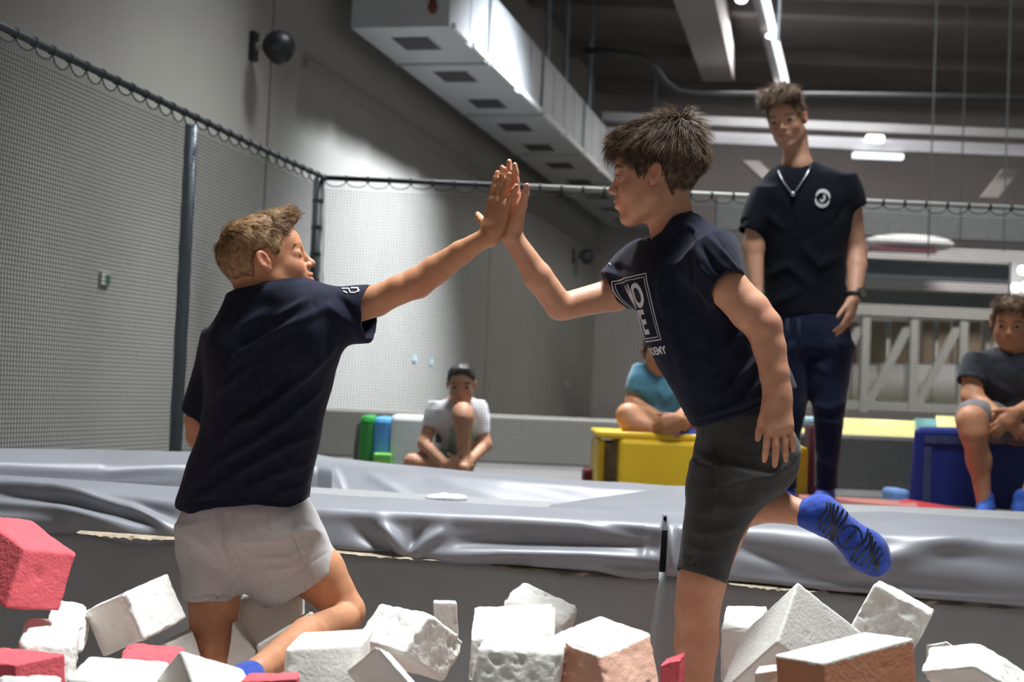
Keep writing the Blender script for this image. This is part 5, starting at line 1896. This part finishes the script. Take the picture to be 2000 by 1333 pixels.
# ---- instructor
B3 = 6.1
q, r, C, rw = person_tools(B3)
ins = thing('person', 'tall instructor in black t-shirt and navy trousers standing behind the net side', 'person', P(1590, 968, B3))
ins['label'] = 'tall young man in black t-shirt and navy joggers standing behind the two boys'
S3 = skin_mat('skin_instructor', (0.46, 0.245, 0.155), (0.52, 0.285, 0.185), (0.42, 0.13, 0.11))
hd3 = Head(q(1537, 236), r(108), -.42 * AX_R - .88 * AX_F - .16 * AX_U, AX_U - .16 * AX_R)
sk = hd3.skin(eye_open=0.020, slim=0.92, jaw=1.15)
sk += [C((1552, 262, .03), (1557, 325, .03), 24, 27, 0.02), C((1558, 330, .03), (1572, 390, .04), 32, 45, 0.02), C((1572, 400, .04), (1575, 580, .03), 48, 44, 0.03), C((1577, 600, .03), (1578, 640, .03), 46, 48, 0.03),
       C((1490, 385, .0), (1472, 480, -.02), 25, 20, 0.03), C((1472, 480, -.02), (1478, 560, -.08), 20, 13, 0.03),
       C((1655, 385, .02), (1672, 490, .02), 26, 20, 0.03), C((1672, 490, .02), (1673, 520, -.02), 21, 20, 0.01), C((1673, 520, -.02), (1669, 580, -.12), 20, 13, 0.01),
       C((1543, 640, .0), (1541, 800, .0), 28, 22, 0.01), C((1541, 800, .0), (1535, 950, .02), 19, 13, 0.01),
       C((1617, 640, .0), (1618, 800, -.02), 30, 22, 0.01), C((1618, 800, -.02), (1613, 950, .02), 19, 13, 0.01)]
sk += hand_prims(q(1668, 582, -.12), -AX_U - .30 * AX_R - .25 * AX_F, unit(-.75 * AX_R + .6 * AX_F), unit(-.6 * AX_R - .75 * AX_F), 0.185, spread=(.12, .04, -.03, -.08), curl=((.25, .4, .2), (.2, .35, .2), (.25, .4, .2), (.3, .4, .2)), thumb=(.55, .2))
sk += hand_prims(q(1478, 562, -.08), -AX_U, unit(.9 * AX_R), -AX_F, 0.185, curl=((.4, .5, .3),) * 4)
body_mesh(ins, sk, 0.0055, S3, hd3)
sh = [Loft([rw(1528, 318, 1592, 312, .02, .06), rw(1500, 345, 1640, 330, .02, .10), rw(1478, 380, 1668, 362, .02, .125), rw(1478, 430, 1664, 420, .02, .135), rw(1486, 490, 1652, 490, .02, .13), rw(1492, 560, 1650, 560, .02, .125), rw(1496, 620, 1652, 616, .02, .13)], k=0.03, power=2.3, axis=-AX_U),
      Loft([rw(1470, 372, 1515, 380, .01, .085), rw(1452, 410, 1502, 425, .0, .08), rw(1440, 455, 1491, 458, -.01, .075)], k=0.05, cap=0.005),
      Loft([rw(1622, 350, 1672, 345, .02, .09), rw(1634, 385, 1684, 370, .02, .085), rw(1645, 412, 1693, 403, .02, .078)], k=0.05, cap=0.005),
      Cone(q(1557, 327, .01), q(1552, 290, -.02), r(31), r(36), 0.006, 'sub'),
      Loft([rw(1447, 430, 1490, 436, -.005, .066), rw(1446, 455, 1485, 458, -.01, .064)], k=0.005, op='sub', ext1=0.05),
      Loft([rw(1644, 395, 1684, 385, .02, .070), rw(1651, 411, 1688, 404, .02, .068)], k=0.005, op='sub', ext1=0.05)]
f3 = [(((1500, 540), (1540, 520), (1580, 560)), 9, 4), (((1560, 470), (1600, 520), (1640, 500)), 10, 4), (((1500, 600), (1560, 570)), 9, 3), (((1650, 400), (1630, 440)), 7, -3), (((1500, 420), (1530, 450)), 8, 3)]
o, g3 = cloth_mesh('tshirt', ins, sh, 0.0065, M_navy2, f3, B3, 0.004, 7, 4)
bv3 = BVHTree.FromPolygons([Vector(p) for p in g3[0].tolist()], g3[1].tolist())
# chest emblem: a broken ring with a hook inside
for a0, a1, cx, cy in ((-0.2, 3.0, 1595.5, 391.5), (2.95, 6.2, 1594.5, 394.5)):
    pts = [(cx + 13 * math.cos(t), cy - 13 * math.sin(t)) for t in np.linspace(a0, a1, 18)]
    v2, f2_ = strip_grid(pts, lambda u: 1.5 + 5.5 * math.sin(math.pi * u), step=1.5)
    decal('emblem', v2, f2_, lambda p: P(p[0], p[1], B3), AX_F, bv3, M_print, ins, 0.004)
v2, f2_ = strip_grid([(1598, 386), (1599, 394), (1594, 399), (1590, 395)], 4, step=1.5)
decal('emblem', v2, f2_, lambda p: P(p[0], p[1], B3), AX_F, bv3, M_print, ins, 0.004)
# chain
ch = []
for x, y in ((1519, 334), (1522, 342), (1526, 350), (1530, 358), (1535, 364), (1540, 371), (1548, 380), (1553, 374), (1558, 367), (1565, 357), (1572, 346), (1578, 335), (1584, 324)):
    rd = unit(P(x, y, B3) - CAM)
    h_ = bv3.ray_cast(Vector(CAM + rd * 5.0), Vector(rd))
    ch.append((np.array(h_[0]) - AX_F * 0.010) if h_[0] is not None else q(x, y, -.06))
MB().tube(ch, 0.0032, 6).build('necklace', mat('chain_silver', (0.45, 0.46, 0.50), 0.3, metal=0.9), ins, smooth=True)
v, f = iso([Ell(ch[6], (0.012,) * 3)], 0.004)
obj('pendant', new_mesh('pendant', v, f, True), MATS['chain_silver'], ins)
# watch
wt = []
for k in range(17):
    a = 2 * math.pi * k / 16
    wt.append(q(1669, 572, -.108) + 0.037 * math.cos(a) * unit(AX_R + .1 * AX_U) + 0.036 * math.sin(a) * AX_F)
wo = MB().tube(wt, 0.010, 6, cap=False).build('watch_strap', M_black, ins, smooth=True)
wc = q(1678, 573, -.125)
MB().tube([wc, wc + unit(.65 * AX_R - .75 * AX_F) * 0.02], 0.024, 16).build('watch_case', M_dgrey, wo)
MB().tube([wc + unit(.65 * AX_R - .75 * AX_F) * 0.018, wc + unit(.65 * AX_R - .75 * AX_F) * 0.0215], 0.017, 16).build('watch_face', mat('watch_face_olive', (0.16, 0.15, 0.09), 0.4), wo)
# trousers
M_trous = mat('joggers_navy', (0.006, 0.011, 0.034), 0.9, noise=0.2, nscale=40, sheen=0.15, spec=0.15, bump=0.2, bscale=300)
so = [Loft([rw(1502, 606, 1652, 606, .02, .125), rw(1500, 650, 1660, 650, .02, .135), rw(1502, 690, 1664, 690, .02, .13)], k=0.03, power=2.2, cap=0.03, axis=-AX_U),
      Loft([rw(1500, 670, 1582, 680, .0, .10), rw(1502, 740, 1580, 745, .0, .095), rw(1510, 800, 1572, 805, -.01, .08), rw(1512, 860, 1562, 862, .0, .068), rw(1514, 955, 1556, 955, .02, .052)], k=0.03),
      Loft([rw(1574, 675, 1665, 670, .0, .105), rw(1570, 740, 1660, 740, -.01, .10), rw(1588, 800, 1650, 795, -.03, .082), rw(1590, 870, 1642, 865, -.01, .068), rw(1592, 955, 1634, 955, .02, .052)], k=0.03)]
ft = [(((1585, 790), (1620, 800), (1650, 785)), 8, 5), (((1595, 820), (1640, 830)), 7, 4), (((1600, 900), (1630, 915)), 7, 4), (((1570, 700), (1620, 730)), 9, 4), (((1590, 850), (1630, 870)), 8, -3)]
cloth_mesh('trousers', ins, so, 0.0065, M_trous, ft, B3, 0.004, 8, 6)
for x0, x1 in ((1538, 1534), (1560, 1556)):
    MB().tube([q(x0, 622, -.14), q(x0, 650, -.145), q(x1, 700, -.13)], 0.006, 6).build('drawstring', M_trous, ins, smooth=True)
for x in (1536, 1612):
    v, f = iso([Cone(q(x, 945, .02), q(x, 975, .02), r(17), r(18), .02), Cone(q(x, 972, .02), q(x - 22, 980, -.12), r(17), r(13), .02)], 0.007)
    obj('sock', new_mesh('sock', v, f, True), M_sock, ins)
M_hair3 = mat('hair_brown', (0.085, 0.050, 0.028), 0.6, nscale=40, color2=(0.20, 0.125, 0.07))
LN3 = (LINE[0], [-.20, -.20, -.17, -.02, .11, .14, .05, .06, .16, .30, .36])
soft_cap(ins, hd3, [((-.05, 0, .17), (.42, .325, .37)), ((.14, -.02, .44), (.36, .36, .22)), ((.33, -.05, .38), (.20, .28, .14))], M_hair3, LN3, 2200, 0.20, 5, 0.5, 0.035)
for sg in (-1, 1):
    brow(ins, hd3, sg, M_hair3, 1.2)
    eye(ins, hd3, sg, hd3.f)

# ---- boy seated on the blue block at the right edge
B4 = 6.25
q, r, C, rw = person_tools(B4)
rb = thing('person', 'smiling boy in charcoal t-shirt sitting on the blue block at the right edge', 'person', P(1960, 1010, B4))
S4 = skin_mat('skin_seated', (0.50, 0.235, 0.125), (0.57, 0.28, 0.155), (0.45, 0.14, 0.11))
hd4 = Head(q(1972, 632), r(98), -.35 * AX_R - .92 * AX_F - .18 * AX_U, AX_U + .06 * AX_R)
sk = hd4.skin(eye_open=0.016, slim=0.98, smile=0.016)
sk += [C((1980, 655, .02), (1978, 705, .04), 25, 30, 0.03), C((1972, 735, .05), (1972, 800, .08), 44, 42, 0.03), C((1970, 820, .1), (1985, 830, .1), 42, 42, 0.03),
       C((1900, 712, .04), (1899, 775, -.02), 23, 19, 0.03), C((1899, 775, -.02), (1950, 815, -.20), 19, 13, 0.03),
       C((2050, 712, .04), (2052, 775, -.02), 23, 19, 0.03), C((2052, 775, -.02), (1985, 808, -.20), 19, 13, 0.03),
       C((1945, 828, .08), (1898, 822, -.22), 36, 27, 0.03), C((1898, 822, -.22), (1902, 845, -.24), 25, 24, 0.03), C((1902, 850, -.23), (1912, 900, -.2), 23, 22, 0.03), C((1912, 900, -.2), (1922, 985, -.22), 20, 13, 0.03),
       C((2000, 828, .08), (2055, 822, -.22), 36, 27, 0.03), C((2055, 822, -.22), (2040, 900, -.2), 24, 21, 0.03), C((2040, 900, -.2), (2000, 985, -.22), 20, 13, 0.03)]
sk += hand_prims(q(1950, 812, -.2), .75 * AX_R - .55 * AX_U - .2 * AX_F, unit(.3 * AX_R - .5 * AX_U + .8 * AX_F), unit(AX_R * .3 + AX_U), 0.165, curl=((.4, .5, .3),) * 4, k=0.004)
sk += hand_prims(q(1985, 806, -.22), -.75 * AX_R - .6 * AX_U - .2 * AX_F, unit(-.3 * AX_R - .5 * AX_U + .8 * AX_F), unit(-AX_R * .3 + AX_U), 0.165, curl=((.4, .5, .3),) * 4, k=0.004)
body_mesh(rb, sk, 0.006, S4, hd4)
M_char = mat('tshirt_charcoal', (0.032, 0.036, 0.045), 0.92, noise=0.2, nscale=50, sheen=0.2, spec=0.1)
sh = [Loft([rw(1945, 678, 2006, 678, .03, .05), rw(1908, 690, 2045, 690, .04, .09), rw(1893, 712, 2060, 712, .05, .12), rw(1905, 750, 2045, 750, .06, .13), rw(1912, 800, 2038, 800, .09, .13), rw(1912, 832, 2040, 832, .11, .13)], k=0.03, power=2.2, axis=-AX_U),
      Loft([rw(1885, 690, 1925, 700, .04, .07), rw(1872, 722, 1922, 735, .02, .072), rw(1868, 744, 1920, 748, .0, .07)], k=0.04, cap=0.005),
      Loft([rw(2025, 700, 2070, 690, .04, .07), rw(2030, 735, 2080, 722, .02, .072), rw(2032, 748, 2084, 744, .0, .07)], k=0.04, cap=0.005),
      Cone(q(1976, 684, .02), q(1975, 650, -.01), r(27), r(34), 0.006, 'sub'),
      Loft([rw(1877, 728, 1916, 738, .01, .060), rw(1874, 744, 1914, 748, .0, .058)], k=0.005, op='sub', ext1=0.05)]
cloth_mesh('tshirt', rb, sh, 0.007, M_char, [(((1920, 780), (1960, 800), (2000, 790)), 8, 5), (((1930, 740), (1970, 770)), 9, 4), (((1915, 810), (1980, 825)), 7, 4)], B4, 0.004, 8, 3)
M_sh4 = mat('shorts_mid_grey', (0.20, 0.19, 0.185), 0.95, noise=0.1, nscale=60)
so = [Loft([rw(1915, 812, 2040, 812, .1, .12), rw(1910, 850, 2045, 850, .1, .12)], k=0.03, power=2.2, cap=0.03, axis=-AX_U),
      Cone(q(1950, 828, .05), q(1902, 816, -.17), r(41), r(35), .03), Cone(q(1998, 828, .05), q(2050, 816, -.17), r(41), r(35), .03)]
cloth_mesh('shorts', rb, so, 0.007, M_sh4, [], B4, 0.004, 10, 4)
for x0, x1 in ((1924, 1926), (1996, 1994)):
    v, f = iso([Cone(q(x0, 972, -.21), q(x1, 998, -.22), r(16), r(17), .02), Cone(q(x1, 996, -.22), q(x1 - 4, 1004, -.36), r(15), r(12), .02)], 0.007)
    obj('sock', new_mesh('sock', v, f, True), mat('sock_blue_pale', (0.03, 0.10, 0.42), 0.9, noise=0.2), rb)
M_hair4 = mat('hair_brown_curly', (0.085, 0.048, 0.026), 0.6, nscale=40, color2=(0.19, 0.115, 0.062))
soft_cap(rb, hd4, [((-.05, 0, .17), (.42, .335, .37)), ((.12, 0, .40), (.32, .32, .18))], M_hair4, LN3, 1800, 0.18, 8, 0.5, 0.04)
for sg in (-1, 1):
    brow(rb, hd4, sg, M_hair4, 1.2)
    eye(rb, hd4, sg, hd4.f)

# ---- person in teal, cross-legged on the yellow block
B5 = 6.35
q, r, C, rw = person_tools(B5)
tp = thing('person', 'person in teal t-shirt sitting cross-legged on the yellow block, half hidden', 'person', P(1300, 862, B5))
hd5 = Head(q(1288, 690), r(92), -.1 * AX_R - .95 * AX_F - .35 * AX_U, AX_U)
sk = hd5.skin(eye_open=0.014)
sk += [C((1290, 707, .03), (1294, 745, .05), 22, 26, 0.03), C((1292, 765, .06), (1292, 820, .08), 38, 38, 0.03), C((1292, 828, .08), (1300, 832, .08), 42, 42, .04),
       C((1246, 738, .04), (1237, 790, .0), 18, 15, 0.03), C((1237, 790, .0), (1305, 828, -.17), 15, 12, 0.03),
       C((1345, 738, .04), (1362, 790, .0), 18, 15, 0.03), C((1362, 790, .0), (1318, 822, -.17), 15, 12, 0.03),
       C((1280, 835, .04), (1228, 812, -.08), 26, 21, 0.03), C((1226, 812, -.08), (1235, 830, -.1), 21, 20, .03), C((1235, 828, -.1), (1320, 852, -.15), 19, 14, 0.03),
       C((1320, 835, .04), (1375, 815, -.08), 26, 21, 0.03), C((1375, 815, -.08), (1290, 850, -.06), 19, 14, 0.03)]
sk += hand_prims(q(1302, 824, -.18), AX_R - .1 * AX_U, unit(-.3 * AX_U + AX_F), AX_U, 0.15, curl=((.7, .7, .5),) * 4, thumb=(.3, .3))
sk += hand_prims(q(1326, 820, -.20), -AX_R - .2 * AX_U, unit(-.3 * AX_U + AX_F), AX_U, 0.15, curl=((.7, .7, .5),) * 4, thumb=(.3, .3))
body_mesh(tp, sk, 0.006, S4, hd5)
M_teal = mat('tshirt_teal', (0.075, 0.24, 0.33), 0.9, noise=0.1, nscale=30, sheen=0.2)
sh = [Loft([rw(1272, 715, 1332, 715, .04, .05), rw(1245, 728, 1352, 728, .05, .09), rw(1238, 755, 1352, 755, .05, .11), rw(1246, 800, 1345, 800, .07, .12), rw(1250, 832, 1345, 832, .08, .12)], k=0.03, power=2.2, axis=-AX_U),
      Loft([rw(1238, 708, 1268, 722, .04, .06), rw(1226, 745, 1262, 756, .02, .06), rw(1222, 765, 1259, 772, .01, .055)], k=0.04, cap=0.005),
      Loft([rw(1330, 722, 1362, 708, .04, .06), rw(1338, 756, 1374, 745, .02, .06), rw(1341, 772, 1378, 765, .01, .055)], k=0.04, cap=0.005),
      Cone(q(1302, 722, .03), q(1302, 690, .0), r(23), r(28), 0.006, 'sub')]
cloth_mesh('tshirt', tp, sh, 0.007, M_teal, [(((1262, 800), (1300, 815)), 7, 4), (((1280, 750), (1300, 780), (1320, 760)), 8, 3)], B5, 0.004, 9, 5)
sh5 = [C((1256, 742, .0), (1268, 722, .02), 14, 14)]
so = [Cone(q(1288, 838, .06), q(1250, 822, -.02), r(30), r(26), .03), Cone(q(1315, 838, .06), q(1352, 822, -.02), r(30), r(26), .03), Ell(q(1300, 842, .1), (r(48), r(18), .13), np.stack([AX_R, AX_U, AX_F]), .03)]
cloth_mesh('shorts', tp, so, 0.008, mat('shorts_black', (0.012, 0.013, 0.014), 0.9), [], B5, 0.003, 10, 4)
v, f = iso([Cone(q(1320, 852, -.15), q(1352, 852, -.12), r(14), r(13), .02)], 0.008)
obj('sock', new_mesh('sock', v, f, True), M_sock, tp)
M_hair5 = mat('hair_black', (0.012, 0.010, 0.009), 0.5)
soft_cap(tp, hd5, [((-.05, 0, .15), (.43, .35, .38)), ((-.20, 0, -.05), (.24, .37, .34))], M_hair5, ([-.6, -.1, 0, .1, .2, .3, .4], [-.45, -.42, -.30, -.02, .1, .26, .32]), 900, 0.14, 4, 0.2)

# ---- boy in white sitting on the floor behind the net
B6 = 7.3
q, r, C, rw = person_tools(B6)
wb_ = thing('person', 'boy in white t-shirt hugging his knee on the floor behind the net', 'person', P(890, 915, B6))
S6 = skin_mat('skin_white_shirt_boy', (0.50, 0.25, 0.145), (0.57, 0.30, 0.18), (0.42, 0.13, 0.10))
hd6 = Head(q(901, 752), r(80), -.02 * AX_R - .97 * AX_F - .14 * AX_U, AX_U)
sk = hd6.skin(eye_open=0.020, slim=0.96)
sk += [C((901, 772, .05), (900, 802, .08), 19, 24, 0.03), C((892, 815, .10), (890, 880, .16), 42, 42, 0.05), C((888, 890, .16), (890, 905, .16), 38, 38, .04),
       C((845, 815, .06), (829, 868, .0), 15, 12, 0.03), C((829, 868, .0), (872, 908, -.22), 12, 9, 0.03),
       C((940, 815, .06), (947, 868, .0), 15, 12, 0.03), C((947, 872, .0), (905, 914, -.22), 12, 9, 0.03),
       C((905, 895, .08), (904, 808, -.14), 24, 18, 0.03), C((904, 806, -.14), (905, 820, -.17), 18, 18, .03), C((905, 818, -.16), (906, 905, -.18), 17, 11, 0.03), C((906, 905, -.18), (906, 914, -.28), 11, 9, .02),
       C((872, 900, .08), (806, 904, -.02), 22, 16, 0.03), C((806, 904, -.02), (872, 916, -.12), 15, 11, 0.03)]
sk += hand_prims(q(872, 908, -.22), AX_R - .1 * AX_U, unit(-.2 * AX_U + AX_F), AX_U, 0.15, curl=((.3, .4, .3),) * 4)
sk += hand_prims(q(905, 914, -.22), -AX_R + .1 * AX_U, unit(-.2 * AX_U + AX_F), AX_U, 0.15, curl=((.3, .4, .3),) * 4)
body_mesh(wb_, sk, 0.006, S6, hd6)
M_wt = mat('tshirt_white', (0.72, 0.73, 0.76), 0.9, sheen=0.1)
sh = [Loft([rw(878, 778, 924, 778, .07, .05), rw(852, 788, 942, 788, .09, .10), rw(838, 810, 952, 810, .10, .13), rw(848, 850, 948, 850, .13, .14), rw(852, 890, 945, 890, .16, .14)], k=0.03, power=2.2, axis=-AX_U),
      Loft([rw(836, 782, 866, 792, .07, .06), rw(826, 815, 860, 824, .05, .062), rw(822, 834, 856, 838, .04, .06)], k=0.04, cap=0.005),
      Loft([rw(918, 788, 948, 782, .07, .06), rw(925, 815, 956, 815, .05, .062), rw(927, 852, 959, 853, .03, .06)], k=0.04, cap=0.005),
      Cone(q(901, 800, .07), q(901, 765, .03), r(19), r(24), 0.006, 'sub')]
cloth_mesh('tshirt', wb_, sh, 0.007, M_wt, [(((865, 800), (875, 850)), 6, 3), (((930, 800), (935, 840)), 6, 3)], B6, 0.004, 9, 5)
M_gs = mat('shorts_green_print', (0.10, 0.24, 0.13), 0.9, nscale=9, color2=(0.30, 0.48, 0.34))
so = [Cone(q(903, 893, .08), q(903, 845, -.04), r(29), r(24), .03), Cone(q(875, 900, .08), q(838, 903, .02), r(27), r(21), .03), Ell(q(888, 898, .14), (r(45), r(22), .14), np.stack([AX_R, AX_U, AX_F]), .03)]
cloth_mesh('shorts', wb_, so, 0.008, M_gs, [], B6, 0.003, 10, 4)
MB().box(q(850, 866, .03), AX_R * r(36), AX_F * 0.04, AX_U * r(18)).build('waist_bag', mat('waist_bag_grey_teal', (0.10, 0.13, 0.13), 0.8), wb_, bevel=0.01)
M_hair6 = mat('hair_near_black', (0.014, 0.011, 0.009), 0.5, color2=(0.035, 0.027, 0.02), nscale=20)
soft_cap(wb_, hd6, [((-.05, 0, .16), (.43, .335, .38)), ((.1, 0, .36), (.28, .27, .18))], M_hair6, LN3, 1200, 0.10, 9, 0.4)
for sg in (-1, 1):
    brow(wb_, hd6, sg, M_hair6, 1.3)
    eye(wb_, hd6, sg, hd6.f)
